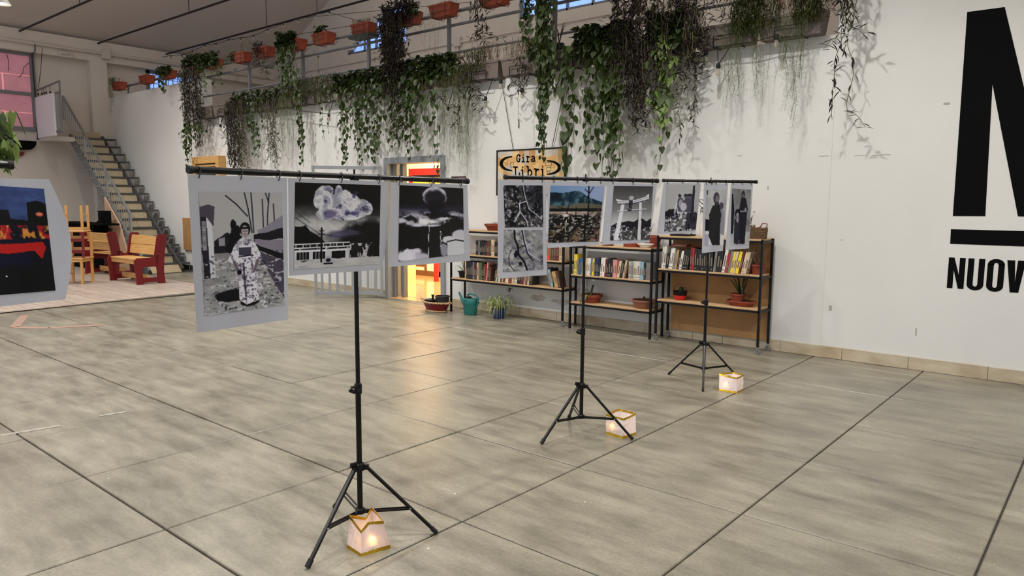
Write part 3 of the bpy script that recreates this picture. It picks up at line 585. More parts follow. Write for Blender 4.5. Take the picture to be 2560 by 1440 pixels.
def pic_robes(kind):
    p = Pic(56, 110, 168 if kind == 0 else 138, 50+kind); X, Y = p.X, p.Y; d = (66, 64, 72)
    p.put(np.ones_like(X), (168 if kind == 0 else 132)+50*(p.fbm(3, 5)-.5)+30*(Y > .75))
    if kind == 0:
        p.ell(.78, .29, .11, .065, (92, 90, 98)); p.poly([(.68, .36), (.90, .36), (1.0, .60), (1.0, .82), (.66, .78)], (146, 144, 152), wob=.03)
        p.poly([(0, .52), (.22, .54), (.24, .74), (0, .74)], (44, 40, 48)); p.ell(.52, .15, .15, .105, (84, 82, 90)); p.ell(.56, .17, .09, .07, (122, 118, 124)); p.poly([(.46, .22), (.66, .22), (.66, .28), (.44, .28)], (78, 76, 82))
        p.poly([(.36, .28), (.70, .27), (.80, .45), (.76, .70), (.80, 1.0), (.40, 1.0), (.20, .84), (.22, .60), (.18, .45)], (62, 61, 64), wob=.02); p.line([(.60, .30), (.66, .7), (.62, 1)], .012, (48, 47, 52)); p.put((Y > .8)*(X < .2)*1.0, (156, 154, 166)); p.ell(.06, .05, .03, .05, (24, 24, 28))
    else:
        p.ell(.60, .10, .09, .07, (70, 68, 76)); p.poly([(.50, .15), (.74, .15), (.86, .34), (.80, .60), (.76, .98), (.46, .98), (.44, .6), (.40, .38)], (54, 53, 62), wob=.02)
        p.ell(.60, .12, .05, .035, (112, 108, 114)); p.line([(.48, .40), (.80, .39)], .02, (150, 148, 156)); p.ell(.74, .36, .05, .03, (146, 144, 152))
        p.ell(.34, .44, .14, .08, (34, 32, 40)); p.ell(.34, .47, .07, .05, (140, 136, 144)); p.poly([(.18, .54), (.48, .54), (.44, .98), (.18, .98)], (66, 64, 76), wob=.03); p.ell(.34, .56, .05, .04, (150, 148, 158))
        p.poly([(0, .10), (.08, .10), (.16, .4), (.12, .80), (0, .80)], (52, 50, 60), wob=.02)
    return p
def pic_night():
    p = Pic(150, 170, (46, 58, 96), 61); X, Y = p.X, p.Y; f = p.fbm(4, 9)
    p.put((Y < .42)*1.0, np.stack([52+50*f, 62+56*f, 92+66*f], -1)); p.poly([(0, .34), (.1, .27), (.18, .22), (.26, .24), (.30, .30), (.42, .28), (.45, .22), (.62, .22), (.63, .30), (.80, .31), (.80, .14), (.90, .12), (1, .15), (1, .45), (0, .45)], (16, 16, 22), wob=.015)
    p.put((Y > .36)*1.0, (22, 22, 48)); p.speck((Y > .36)*(Y < .50)*1., 12, 12, .42, (168, 54, 60)); p.speck((Y > .36)*(Y < .50)*1., 16, 9, .60, (206, 152, 84)); p.speck((Y > .37)*(Y < .54)*1., 10, 8, .62, (24, 30, 62))
    p.put((Y > .49)*(Y < .56)*1., (24, 28, 62)); p.speck((Y > .49)*(Y < .56)*1., 12, 14, .66, (190, 70, 90))
    p.poly([(.28, .54), (.92, .52), (.95, .57), (.90, .68), (.84, .60), (.60, .62), (.42, .60)], (170, 54, 48), wob=.02); p.poly([(0, .58), (.35, .60), (.42, .78), (.40, .80), (0, .78)], (66, 44, 92)); p.poly([(.42, .64), (.8, .62), (.8, .76), (.42, .76)], (28, 30, 66))
    p.put(np.clip((Y-.70)*6, 0, 1), (10, 10, 14)); p.ell(.92, .25, .04, .02, (220, 130, 110), .5, wob=.8)
    for (x, y) in ((.56, .83), (.50, .36), (.06, .30), (.30, .33)): p.ell(x, y, .008, .008, (220, 220, 225))
    return p
def poster_frame(P, h):
    h = Vector((h[0], h[1], 0)).normalized(); n = Vector((h.y, -h.x, 0)); return Vector((P[0], P[1], 0)), h, n
m_print = bpy.data.materials.new('printed_ink'); m_print.use_nodes = True
_b = m_print.node_tree.nodes['Principled BSDF']; _a = m_print.node_tree.nodes.new('ShaderNodeAttribute'); _a.attribute_name = 'ink'
m_print.node_tree.links.new(_a.outputs['Color'], _b.inputs['Base Color']); _b.inputs['Roughness'].default_value = 0.45; _b.inputs['Specular IOR Level'].default_value = 0.22
def make_poster(P, h, quad, bow, prints, label, curl=(0, 0), edge=0.0):
    """quad = (s,z) of TL,TR,BR,BL along the bar; prints = [(quad of (s,z) corners, picture)]; bow = bulge towards the viewer side"""
    O, hv, n = poster_frame(P, h); q = [Vector((a, b)) for a, b in quad]
    smin, smax = min(a for a, b in quad), max(a for a, b in quad); zt = max(b for a, b in quad); zb = min(b for a, b in quad)
    def off(s, z):
        u = (s-smin)/(smax-smin); v = (zt-z)/(zt-zb)
        return bow*math.sin(PI*min(1, max(0, u)))*v+curl[0]*(1-u)*v*v+curl[1]*u*v*v+.004*math.sin(9*u+5*v)*v
    def S(s, z, d=0.0):
        X = O+hv*s+Vector((0, 0, z)); v = Vector(CAM)-X; v = v/abs(v.dot(n)); return X+v*(.0175+off(s, z)+d)
    def bil(q, u, v): return q[0]*(1-u)*(1-v)+q[1]*u*(1-v)+q[2]*u*v+q[3]*(1-u)*v
    m = MB(); nu, nv = 24, 24
    for side in (0.0, -0.0012):
        for j in range(nv+1):
            for i in range(nu+1):
                a = bil(q, i/nu, j/nv); a = a+Vector((edge*math.sin(PI*j/nv)*(i/nu), 0)); m.v.append(tuple(S(a.x, a.y, side)))
    k = (nu+1)*(nv+1)
    for j in range(nv):
        for i in range(nu):
            b = j*(nu+1)+i; m.f.append((b, b+1, b+nu+2, b+nu+1)); m.f.append((k+b, k+b+nu+1, k+b+nu+2, k+b+1)); m.m += [0, 0]
    for j in range(nv):
        for c in (0, nu):
            b = j*(nu+1)+c; m.f.append((b, b+nu+1, k+b+nu+1, k+b)); m.m.append(0)
    for i in range(nu):
        for c in (0, nv):
            b = c*(nu+1)+i; m.f.append((b, b+1, k+b+1, k+b)); m.m.append(0)
    po = m.build('poster', m_paper, smooth=True); tag(po, label, 'poster', 'photo posters hanging from the stand bars')
    zbar = max(b for a, b in quad)+.0145
    for f_ in (.10, .5, .90):
        if abs(q[0].x+(q[1].x-q[0].x)*f_) > Vector(h).length-.01: continue
        c_ = O+hv*(q[0].x+(q[1].x-q[0].x)*f_)+Vector((0, 0, zbar)); ring_ = [c_+n*(.0150*math.cos(a))+Vector((0, 0, .0150*math.sin(a))) for a in [2*PI*i/14 for i in range(15)]]
        MB().tube(ring_, .0016, 5).bar(c_+n*.0155+Vector((0, 0, .002)), S(q[0].x+(q[1].x-q[0].x)*f_, max(b for a, b in quad)-.012, .001), .006, .002).build('cable_tie', m_cable, po, recalc=False)
    for pq, pic in prints:
        pq = [Vector((a, b)) for a, b in pq]; w, hgt = pic.w, pic.h; org = ORG[po.name]; vs = []
        for j in range(hgt):
            for i in range(w):
                a = bil(pq, i/(w-1), j/(hgt-1)); p3 = S(a.x, a.y, 0.0016)-org; vs.append((p3.x, p3.y, p3.z))
        idx = np.arange(w*hgt).reshape(hgt, w); f = np.stack([idx[:-1, :-1], idx[1:, :-1], idx[1:, 1:], idx[:-1, 1:]], -1).reshape(-1, 4)
        me = bpy.data.meshes.new('printed_photo'); me.from_pydata(vs, [], f.tolist()); me.materials.append(m_print)
        at = me.color_attributes.new('ink', 'FLOAT_COLOR', 'POINT'); I = pic.I-22*(1-pic.I/255)-14*np.sin(np.clip(pic.I/255, 0, 1)*2*PI); I = np.clip(I, 3, 235)/255.0
        I = np.where(I <= .04045, I/12.92, ((I+.055)/1.055)**2.4).reshape(-1, 3); at.data.foreach_set('color', np.concatenate([I, np.ones((len(I), 1))], 1).astype(np.float32).ravel())
        me.polygons.foreach_set('use_smooth', [True]*len(me.polygons)); link(bpy.data.objects.new('printed_photo', me), po)
    return po, S

# ================================================================ stands with crossbars
def stand(centre, feet_ang, hdir, zb, L0, L1, label, rl=.34):
    cx, cy = centre; t = thing('banner_stand', (cx, cy, 0), label, 'stand', 'black tripod banner stands'); h = Vector((hdir[0], hdir[1], 0)).normalized(); c = Vector((cx, cy, 0))
    MB().tube([c+Vector((0,0,.105)), c+Vector((0,0,.70))], .0125, 14).build('lower_pole', m_black, t, smooth=True)
    MB().tube([c+Vector((0,0,.69)), c+Vector((0,0,zb-.012))], .0098, 14).build('upper_pole', m_black, t, smooth=True)
    # hub and foot collar
    hub = MB().lathe([(.013, 0), (.024, .004), (.024, .03), (.016, .038)], c+Vector((0,0,.305)), 16); lo = MB().lathe([(.013, 0), (.022, .003), (.022, .022), (.015, .028)], c+Vector((0,0,.105)), 16)
    for a in feet_ang:
        d = Vector((math.cos(a), math.sin(a), 0)); hub.bar(c+d*.012+Vector((0,0,.322)), c+d*.042+Vector((0,0,.322)), .018, .022); lo.bar(c+d*.012+Vector((0,0,.118)), c+d*.036+Vector((0,0,.116)), .014, .016)
    hub.build('hub', m_black, t); lo.build('lower_collar', m_black, t)
    for a in feet_ang:
        d = Vector((math.cos(a), math.sin(a), 0)); sd = Vector((-d.y, d.x, 0)); p = c+d*.036+Vector((0,0,.318)); q = c+d*rl+Vector((0,0,.010))
        lg = MB().bar(p, q, .016, .013).build('leg', m_black, t, bevel=.002)
        e = q+(q-p).normalized()*.004; MB().bar(q-(q-p).normalized()*.03, e, .019, .016).build('rubber_foot', m_rubber, lg)
        k = p.lerp(q, .62)
        b = MB()
        for s_ in (-1, 1): b.bar(c+d*.030+sd*.009*s_+Vector((0,0,.116)), k+sd*.0095*s_, .003, .010)
        b.build('brace', m_black, t)
        MB().tube([k-sd*.013, k+sd*.013], .004, 8).build('rivet', m_galv, lg)
    kd = Vector((-h.y, h.x, 0))
    cl = MB().lathe([(.0135, 0), (.017, .004), (.017, .042), (.012, .05)], c+Vector((0,0,.655)), 16).build('clamp', m_black, t, smooth=True)
    MB().bar(c-kd*.012*0-h*.01+Vector((0,0,.68)), c-h*.034+Vector((0,0,.68)), .02, .03).build('clamp_lug', m_black, cl)
    MB().tube([c-h*.026+Vector((0,0,.692)), c-h*.05+Vector((0,0,.676))], .006, 8).build('clamp_knob', m_black, cl)
    MB().tube([c-h*.034+kd*-.012+Vector((0,0,.685)), c-h*.034+kd*.012+Vector((0,0,.685))], .004, 8).build('clamp_bolt', m_chrome, cl)
    MB().bar(c-h*.012+Vector((0,0,.335)), c-h*.05+Vector((0,0,.342)), .012, .022).build('wing_knob', m_black, t, bevel=.002)
    cz = Vector((0,0,zb)); m1 = c-h*L0+cz; m2 = c+h*L1+cz
    MB().tube([m1, c-h*(L0*.55)+cz], .0125, 16).tube([c-h*(L0*.55)+cz, c+h*(L1*.45)+cz], .0112, 16).tube([c+h*(L1*.45)+cz, m2], .0128, 16).build('crossbar', m_black, t, smooth=True)
    MB().tube([m1-h*.004, m1+h*.012], .0145, 16).build('end_cap', m_rubber, t, smooth=True); MB().tube([m2-h*.012, m2+h*.004], .0148, 16).build('end_cap', m_rubber, t, smooth=True)
    MB().bar(c+Vector((0,0,zb-.03)), c+Vector((0,0,zb+.006)), .028, .032).build('bar_bracket', m_black, t, bevel=.003)
    MB().bar(c+cz+Vector((0,0,.008)), c+cz+Vector((0,0,.03)), .006).build('set_screw', m_black, t)
    return t
def ang3(c, p): a = math.atan2(p[1]-c[1], p[0]-c[0]); return [a, a+2*PI/3, a+4*PI/3]
S1 = (-2.54, 1.96); H1 = (-.040, .736); S2 = (-2.65, 3.82); H2 = (.213, .527); S3 = (-2.66, 5.67); H3 = (.248, .345)
stand(S1, ang3((-2.543, 1.96), (-2.465, 1.628)), H1, 1.604, .738, .737, 'nearest full tripod stand, carrying the robed child, smoke cloud and mushroom cloud posters')
stand((-2.63, 3.82), ang3((-2.62, 3.82), (-2.684, 3.489)), H2, 1.648, .569, .568, 'middle tripod stand, with the shrine gate and mountain ruins posters')
stand(S3, ang3((-2.636, 5.645), (-2.985, 5.674)), H3, 1.684, .427, .422, 'farthest tripod stand, in front of the hardboard-backed bookcase')
S0 = (-2.86, .075); H0 = (-.04, .735)
stand(S0, [0.3, 0.3+2*PI/3, 0.3+4*PI/3], H0, 1.612, .735, .735, 'tripod stand at the left edge, only the end of its bar in the photo')

def lv(a, b): return [(a[0], b)]
make_poster(S1, H1, [(-.744, 1.588), (-.337, 1.588), (-.352, 1.031), (-.735, 1.031)], .012, [([(-.705, 1.528), (-.363, 1.530), (-.367, 1.092), (-.702, 1.088)], pic_girl())], 'tall white-bordered poster of a standing child in a patterned robe on a path', curl=(0, .03))
make_poster(S1, H1, [(-.334, 1.588), (.189, 1.588), (.150, 1.195), (-.343, 1.205)], .02, [([(-.301, 1.572), (.15, 1.571), (.134, 1.222), (-.318, 1.228)], pic_cloud())], 'nearly square poster of a huge white cloud rising over street buildings', curl=(.0, -.02), edge=.02)
make_poster(S1, H1, [(.206, 1.586), (.737, 1.586), (.759, 1.199), (.192, 1.205)], .02, [([(.265, 1.574), (.706, 1.568), (.712, 1.237), (.252, 1.226)], pic_mushroom())], 'nearly square poster of a dark mushroom cloud seen from the air', curl=(.02, 0))
make_poster((-2.63, 3.82), H2, [(-.617, 1.633), (-.284, 1.633), (-.272, 1.055), (-.613, 1.046)], .012, [([(-.579, 1.6), (-.311, 1.603), (-.302, 1.352), (-.567, 1.35)], pic_map(True)), ([(-.572, 1.338), (-.308, 1.332), (-.299, 1.091), (-.579, 1.084)], pic_map(False))], 'tall poster with two aerial river views, one above the other')
make_poster((-2.63, 3.82), H2, [(-.278, 1.633), (.154, 1.633), (.115, 1.233), (-.272, 1.221)], .015, [([(-.255, 1.603), (.139, 1.605), (.108, 1.256), (-.267, 1.253)], pic_ruin())], 'coloured poster of bare trees over rubble below a blue-green mountain')
make_poster((-2.63, 3.82), H2, [(.166, 1.633), (.565, 1.629), (.516, 1.241), (.13, 1.233)], .02, [([(.217, 1.609), (.533, 1.612), (.519, 1.257), (.195, 1.26)], pic_torii())], 'poster of a pale shrine gate standing above ruins')
make_poster(S3, H3, [(-.423, 1.668), (-.086, 1.668), (-.123, 1.26), (-.469, 1.251)], .01, [([(-.401, 1.651), (-.099, 1.655), (-.121, 1.283), (-.402, 1.27)], pic_rubble())], 'grey poster of people huddled on a heap of rubble')
make_poster(S3, H3, [(-.064, 1.668), (.16, 1.668), (.134, 1.111), (-.058, 1.093)], .006, [([(-.039, 1.613), (.144, 1.615), (.139, 1.158), (-.035, 1.159)], pic_robes(0))], 'narrow grey poster of a large robed figure with another one behind')
make_poster(S3, H3, [(.183, 1.668), (.389, 1.665), (.378, 1.129), (.156, 1.118)], .012, [([(.196, 1.629), (.372, 1.618), (.377, 1.157), (.203, 1.161)], pic_robes(1))], 'narrow grey poster of a standing robed figure beside a child')
def sz(P, h, px, py):
    O, hv, n = poster_frame(P, h); d = ray(px, py); nn = np.array(n); X = CAM+d*(((np.array(O)-CAM)@nn)/(d@nn)); return (float((X-np.array(O))@np.array(hv)), float(X[2]))
q0 = [sz(S0, H0, *p) for p in ((-170, 443), (122, 448), (163, 748), (-165, 785))]
make_poster(S0, H0, q0, .03, [([sz(S0, H0, *p) for p in ((-150, 455), (110, 472), (139, 726), (-150, 750))], pic_night())], 'large poster of red lanterns under an evening sky, at the left photo edge', curl=(0, .02), edge=.045)

# ================================================================ paper lanterns
m_led = mat('candle_led', rgb(255, 190, 60), .5, emit=7, ecol=rgb(255, 196, 40))
def lantern(bot, top, label, led=(0, 0), light=0.25):
    """bot / top: loops of world points, same count, going round"""
    c = sum((Vector(b) for b in bot), Vector())/len(bot); t = thing('paper_lantern', (c.x, c.y, 0), label, 'lantern', 'paper lanterns on the floor'); n = len(bot)
    B = [Vector(b) for b in bot]; T = [Vector(x) for x in top]; c3 = Vector((c.x, c.y, 0))
    def band(f0, f1, push, name, m, sub=4, crumple=0.0):
        mb = MB(); rr = random.Random(int(c.x*1000))
        rows = [f0+(f1-f0)*k/sub for k in range(sub+1)]; V = []
        for f in rows:
            row = []
            for i in range(n):
                for q in range(4):
                    u = q/4; b = B[i].lerp(B[(i+1) % n], u); tt = T[i].lerp(T[(i+1) % n], u); p = b.lerp(tt, f); d = (p-Vector((c.x, c.y, p.z))); d.normalize()
                    row.append(p+d*(push+(rr.uniform(-crumple, crumple) if 0 < f < 1 else 0)))
            V.append(row)
        for row in V: mb.v += [tuple(p) for p in row]
        k = 4*n
        for j in range(sub):
            for i in range(k): mb.f.append((j*k+i, j*k+(i+1) % k, (j+1)*k+(i+1) % k, (j+1)*k+i)); mb.m.append(0)
        o = mb.build(name, m, t, recalc=False); sm = o.modifiers.new('thickness', 'SOLIDIFY'); sm.thickness = .0006; return o
    band(0, 1, 0, 'paper_body', m_lpaper, 6, .0022); band(0.0, .12, .0012, 'bottom_gold_band', m_gold, 1); band(.90, 1.0, .0012, 'top_gold_band', m_gold, 1); band(.91, 1.0, -.0014, 'inner_gold_band', m_gold, 1)
    MB().add([tuple(b+Vector((0,0,.002))) for b in B], [tuple(range(n))]).build('lantern_base', m_lpaper, t, recalc=False)
    cd = MB().lathe([(.018, 0), (.018, .025), (.014, .026)], (c.x+led[0], c.y+led[1], .003), 14).build('candle_light', mat('white_candle', rgb(240, 236, 224), .5), t, smooth=True)
    MB().lathe([(.003, 0), (.006, .006), (.004, .016), (.001, .022)], (c.x+led[0], c.y+led[1], .029), 10).build('flame', m_led, cd, smooth=True)
    l = bpy.data.lights.new('candle_glow', 'POINT'); l.energy = light; l.color = (1, .55, .18); l.shadow_soft_size = .008; o = bpy.data.objects.new('candle_glow', l); link(o, t); o.location = (led[0], led[1], .055)
def zat(z, px, py): return Vector(on(2, z, px, py))
f1, f2, f3 = zat(0, 867, 1370), zat(0, 903, 1392), zat(0, 977, 1370); f4 = f1+f3-f2
bot = [f2, (f2+f3)/2, f3, (f3+f4)/2, f4, (f4+f1)/2, f1, (f1+f2)/2]
top = [zat(.105, 903, 1327), zat(.128, 920, 1305), zat(.135, 958, 1302), zat(.150, 944, 1283), zat(.155, 928, 1267), zat(.118, 915, 1294), zat(.135, 874, 1287), zat(.118, 889, 1308)]
lantern(bot, top, 'crumpled open-topped paper lantern with gold rims, at the foot of the nearest full stand', (.028, -.008), .07)
def cube_lantern(l, f, r, tl, tf, tr, tb, h, label, led, light):
    a, b, c = zat(0, *l), zat(0, *f), zat(0, *r); d = a+c-b; bt = [b, (b+c)/2, c, (c+d)/2, d, (d+a)/2, a, (a+b)/2]
    A, B_, C_, D = zat(h, *tl), zat(h-.003, *tf), zat(h+.002, *tr), zat(h, *tb); tp = [B_, (B_+C_)/2-Vector((0,0,.003)), C_, (C_+D)/2+Vector((0,0,.002)), D, (D+A)/2, A, (A+B_)/2]
    lantern(bt, tp, label, led, light)
cube_lantern((1515, 1084), (1557, 1097), (1590, 1087), (1515, 1035), (1559, 1046), (1589, 1032), (1546, 1022), .122, 'cube paper lantern with gold rims behind a leg of the middle stand', (-.04, -.03), .045)
cube_lantern((1797, 977), (1842, 984), (1858, 976), (1798, 934), (1841, 944), (1859, 936), (1830, 930), .122, 'cube paper lantern with gold rims, farthest one, in front of the farthest stand', (-.03, -.03), .035)
# ================================================================ doorway and the lit room behind it
m_yfloor = mat('glossy_yellow_wood_floor', rgb(226, 188, 130), 0.16, col2=rgb(206, 160, 100), scale=3, stretch=(1, 6, 1), coat=.3)
m_room = mat('warm_white_room_paint', rgb(244, 236, 212), 0.7)
tag(MB().box(-14, W+.22, -.03, -7.0, 10.35, .015).box(DX0, W-.02, -.03, DX1, W+.22, .012).build('floor_side_room', m_yfloor, local=True), kind='structure')
tag(MB().box(-14, 10.2, .015, -7.0, 10.3, 2.72).box(-14.1, W+.22, .015, -14, 10.3, 2.72).box(-7.3, W+.22, .015, -7.2, 10.3, 2.72).build('wall_side_room', m_room, local=True), kind='structure')
rl_ = bpy.data.lights.new('side_room_light', 'AREA'); rl_.energy = 130; rl_.color = (1.0, .83, .58); rl_.shape = 'RECTANGLE'; rl_.size = 3.0; rl_.size_y = 1.2
ro = bpy.data.objects.new('side_room_light', rl_); link(ro); ro.location = (-9.6, 8.9, 2.66)
d1 = tag(MB().box(DX0-.05, W-.03, 0, DX0+.03, W+.24, DZ+.06).box(DX1-.03, W-.03, 0, DX1+.05, W+.24, DZ+.06).box(DX0+.03, W-.03, DZ-.03, DX1-.03, W+.24, DZ+.06).build('door_1', m_gate, local=True), kind='structure')
MB().box(DX0+.03, W+.06, .015, DX0+.08, W+.12, DZ-.03).box(DX0+.14, W+.14, .015, DX0+.20, W+.22, DZ-.03).build('door_jamb', m_grey, d1, local=True)
lf = MB().bar((DX0+.05, W+.25, DZ/2), (-9.35, 8.10, DZ/2), .045, DZ-.09).build('door_leaf', m_room, d1, local=True)
MB().tube([(-9.24, 7.99, .98), (-9.21, 7.95, .98), (-9.13, 7.89, .98)], .009, 8).build('door_handle', m_chrome, lf, local=True)
# drain grate in front of the threshold
gr = thing('floor_drain_grate', (-8.3, 7.3, 0), 'long grey drain grate in the floor before the lit doorway', 'grate')
gm = MB(); gm.box(-9.0, 7.24, .0, -7.55, 7.255, .006).box(-9.0, 7.365, 0, -7.55, 7.38, .006)
gm.build('grate_frame', m_galv, gr)
sb = MB()
for i in range(58): sb.box(-8.99+i*.025, 7.255, .001, -8.978+i*.025, 7.365, .005)
tag(sb.build('grate_slats', m_galv, gr), kind='stuff')
MB().box(-9.0, 7.25, .0002, -7.55, 7.37, .001).build('drain_channel', m_rubber, gr)
# objects in the room
rw = thing('red_framed_window', (-10.8, 10.17, 1.2), 'red-framed inner window with a yellow panel in the lit room', 'window')
MB().box(-11.34, 10.12, 2.03, -10.28, 10.2, 2.16).box(-11.34, 10.12, 1.2, -11.24, 10.2, 2.03).box(-10.42, 10.12, 1.2, -10.28, 10.2, 2.03).box(-11.24, 10.12, 1.2, -10.42, 10.2, 1.3).build('window_frame', m_redb, rw)
MB().box(-11.24, 10.14, 1.3, -10.42, 10.19, 2.03).build('inner_panel', mat('yellow_panel', rgb(236, 196, 52), .5), rw)
MB().box(-11.24, 10.12, 1.985, -10.42, 10.14, 2.03).box(-10.62, 10.12, 1.3, -10.59, 10.14, 1.985).build('inner_trim', m_iron, rw)
m_wframe = mat('brown_wood_frame', rgb(122, 76, 42), .5)
sc = thing('panelled_screen', (-10.75, 10.05, .015), 'brown-framed low screen with one blue and one cream panel in the lit room', 'screen')
MB().box(-11.15, 10.02, .015, -11.05, 10.08, 1.0).box(-10.78, 10.02, .015, -10.73, 10.08, 1.0).box(-10.42, 10.02, .015, -10.37, 10.08, 1.0).box(-11.15, 10.03, .015, -10.37, 10.07, .12).box(-11.15, 10.03, .95, -10.37, 10.07, 1.0).box(-11.05, 10.03, .20, -10.78, 10.07, .235).build('screen_frame', m_wframe, sc)
MB().box(-11.05, 10.04, .235, -10.78, 10.06, .95).build('panel', mat('blue_panel', rgb(70, 104, 160), .6), sc); MB().box(-10.73, 10.04, .12, -10.42, 10.06, .95).build('panel', m_room, sc); MB().box(-11.05, 10.04, .12, -10.78, 10.06, .20).build('panel', m_room, sc)
dh = thing('play_house', (-10.4, 9.35, .015), 'pale wooden play house board with an arched doorway in the lit room', 'play house')
m_ptoy = mat('pale_toy_wood', rgb(238, 208, 158), .5)
ax0, ax1 = -10.60, -10.18
def dl(a, b, t): return (a-.26, 9.32+t+(a+10.4)*.6, b)
MB().prism([(ax0, .015), (-10.42, .015), (-10.42, .13), (-10.39, .17), (-10.36, .185), (-10.33, .17), (-10.30, .13), (-10.30, .015), (ax1, .015), (ax1, .52), (ax0, .52)], dl, 0, .03).build('house_front', m_ptoy, dh)
MB().prism([(-10.42, .016), (-10.30, .016), (-10.30, .13), (-10.33, .17), (-10.36, .185), (-10.39, .17), (-10.42, .13)], dl, .025, .04).build('arched_opening', m_wframe, dh)
MB().prism([(-10.58, .20), (-10.54, .18), (-10.53, .28), (-10.55, .36), (-10.52, .42), (-10.57, .46), (-10.59, .38)], dl, -.004, 0).build('dark_cutout', m_wframe, dh)
tag(MB().box(-9.88, 9.42, .015, -9.81, 9.48, .95).build('red_board', m_redb), 'narrow bright red upright board beside the screen in the lit room', 'board')

# ---- barred gate swung open from the doorway
ga = Vector((-8.80, 7.31, 0)); gb = Vector((-9.56, 6.58, 0)); gd = (gb-ga).normalized(); gl = (gb-ga).length
g = thing('barred_gate', (ga.x, ga.y, 0), 'grey barred metal gate swung open beside the lit doorway', 'gate')
def gp(s, z): return ga+gd*s+Vector((0, 0, z))
gf = MB()
for s in (.02, gl-.02): gf.bar(gp(s, .04), gp(s, 2.03), .045, .035, up=gd)
for z in (.08, 1.75, 2.005): gf.bar(gp(0, z), gp(gl, z), .035, .05)
gf.build('gate_frame', m_gate, g)
for i in range(1, 9):
    s = gl*i/9; MB().bar(gp(s, .10), gp(s, 1.74), .036, .018, up=(-gd.y, gd.x, 0)).build('gate_bar', m_gate, g)
MB().bar(gp(gl-.10, 1.0)+Vector((0,0,0)), gp(gl-.02, 1.0), .05, .06).build('lock_box', m_grey, g)

# ---- TOILETTE plate
def text_mesh(name, body, size, m, parent, origin, depth=.002):
    cu = bpy.data.curves.new(name, 'FONT'); cu.body = body; cu.size = size; cu.extrude = depth/2; cu.align_x = 'CENTER'; cu.align_y = 'CENTER'
    o = bpy.data.objects.new(name+'_tmp', cu); COL.objects.link(o); bpy.context.view_layer.update()
    me = bpy.data.meshes.new_from_object(o.evaluated_get(bpy.context.evaluated_depsgraph_get())); bpy.data.objects.remove(o)
    me.materials.clear(); me.materials.append(m); me.name = name
    for v in me.vertices: v.co = Vector((v.co.x, -v.co.z, v.co.y))
    ob = bpy.data.objects.new(name, me); link(ob, parent); ob.location = Vector(origin)-ORG[parent.name]; return ob
m_signw = mat('off_white_lettering', rgb(226, 218, 206), .6)
ts = thing('toilet_sign', (-7.245, W-.01, 1.76), 'small dark maroon toilet sign plate on the wall right of the doorway', 'sign')
MB().cbox(-7.385, W-.012, 1.765, -7.105, W, 1.855, .004).build('plate', mat('maroon_plate', rgb(64, 40, 40), .5), ts)
text_mesh('lettering', 'TOILETTE', .062, m_signw, ts, (-7.245, W-.013, 1.81))

# ---- big black lettering on the wall
def wpoly(pts, name, label, cat='lettering'):
    return tag(MB().prism(pts, wy, W-.0025, W).build(name, m_darkblk), label, cat)
wpoly([(-1.207, 3.136), (-.94, 3.134), (-.62, 1.95), (-.54, 1.66), (-.54, 3.13), (-.30, 3.13), (-.30, 1.41), (-.724, 1.415), (-.982, 2.518), (-.955, 1.412), (-1.196, 1.409)], 'painted_letter', 'huge black letter N painted on the white wall')
wpoly([(-1.203, 1.294), (-.25, 1.294), (-.25, 1.166), (-1.200, 1.166)], 'painted_bar', 'long black painted bar on the wall below the huge letter', 'painted bar')
def lx(px): return wall_at(px, 690)[0]
zb_, zt_ = .775, 1.046
nv = thing('painted_word', (-.93, W-.003, zb_), 'black condensed word starting NUOV painted on the wall, running out of the photo', 'lettering')
def letter(name, polys):
    m = MB()
    for pl_ in polys: m.prism(pl_, wy, W-.0025, W)
    m.build(name, m_darkblk, nv)
x0, x1 = lx(2369), lx(2411); s_ = (x1-x0)*.34
letter('letter_n', [[(x0, zb_), (x0+s_, zb_), (x0+s_, zt_-.11), (x1-s_*.98, zb_), (x1, zb_), (x1, zt_), (x1-s_, zt_), (x1-s_, zb_+.12), (x0+s_*.98, zt_), (x0, zt_)]])
def ring_letter(name, x0, x1, open_top):
    s_ = (x1-x0)*.36; cx = (x0+x1)/2; rw_ = (x1-x0)/2; ri = rw_-s_; P = []
    def arc_(cx, cz, rx, rz, a0, a1, n=10): return [(cx+rx*math.cos(a0+(a1-a0)*i/n), cz+rz*math.sin(a0+(a1-a0)*i/n)) for i in range(n+1)]
    lo = arc_(cx, zb_+.045, rw_, .05, -PI, 0); li = arc_(cx, zb_+.05, ri, .022, 0, -PI)
    letter_polys = [lo+[(x1, zt_-.04), (x1-s_, zt_-.04)]+li+[(x0+s_, zt_-.04), (x0, zt_-.04)]]
    if open_top: letter_polys = [lo+[(x1, zt_), (x1-s_, zt_)]+li+[(x0+s_, zt_), (x0, zt_)]]
    else: letter_polys.append(arc_(cx, zt_-.045, rw_, .05, 0, PI)+arc_(cx, zt_-.05, ri, .022, PI, 0))
    letter(name, letter_polys)
ring_letter('letter_u', lx(2418), lx(2460), True); ring_letter('letter_o', lx(2467), lx(2510), False)
x0, x1 = lx(2515), lx(2562); c_ = (x0+x1)/2
letter('letter_v', [[(x0, zt_), (x0+.055, zt_), (c_, zb_+.09), (x1-.055, zt_), (x1, zt_), (c_+.03, zb_), (c_-.03, zb_)]])

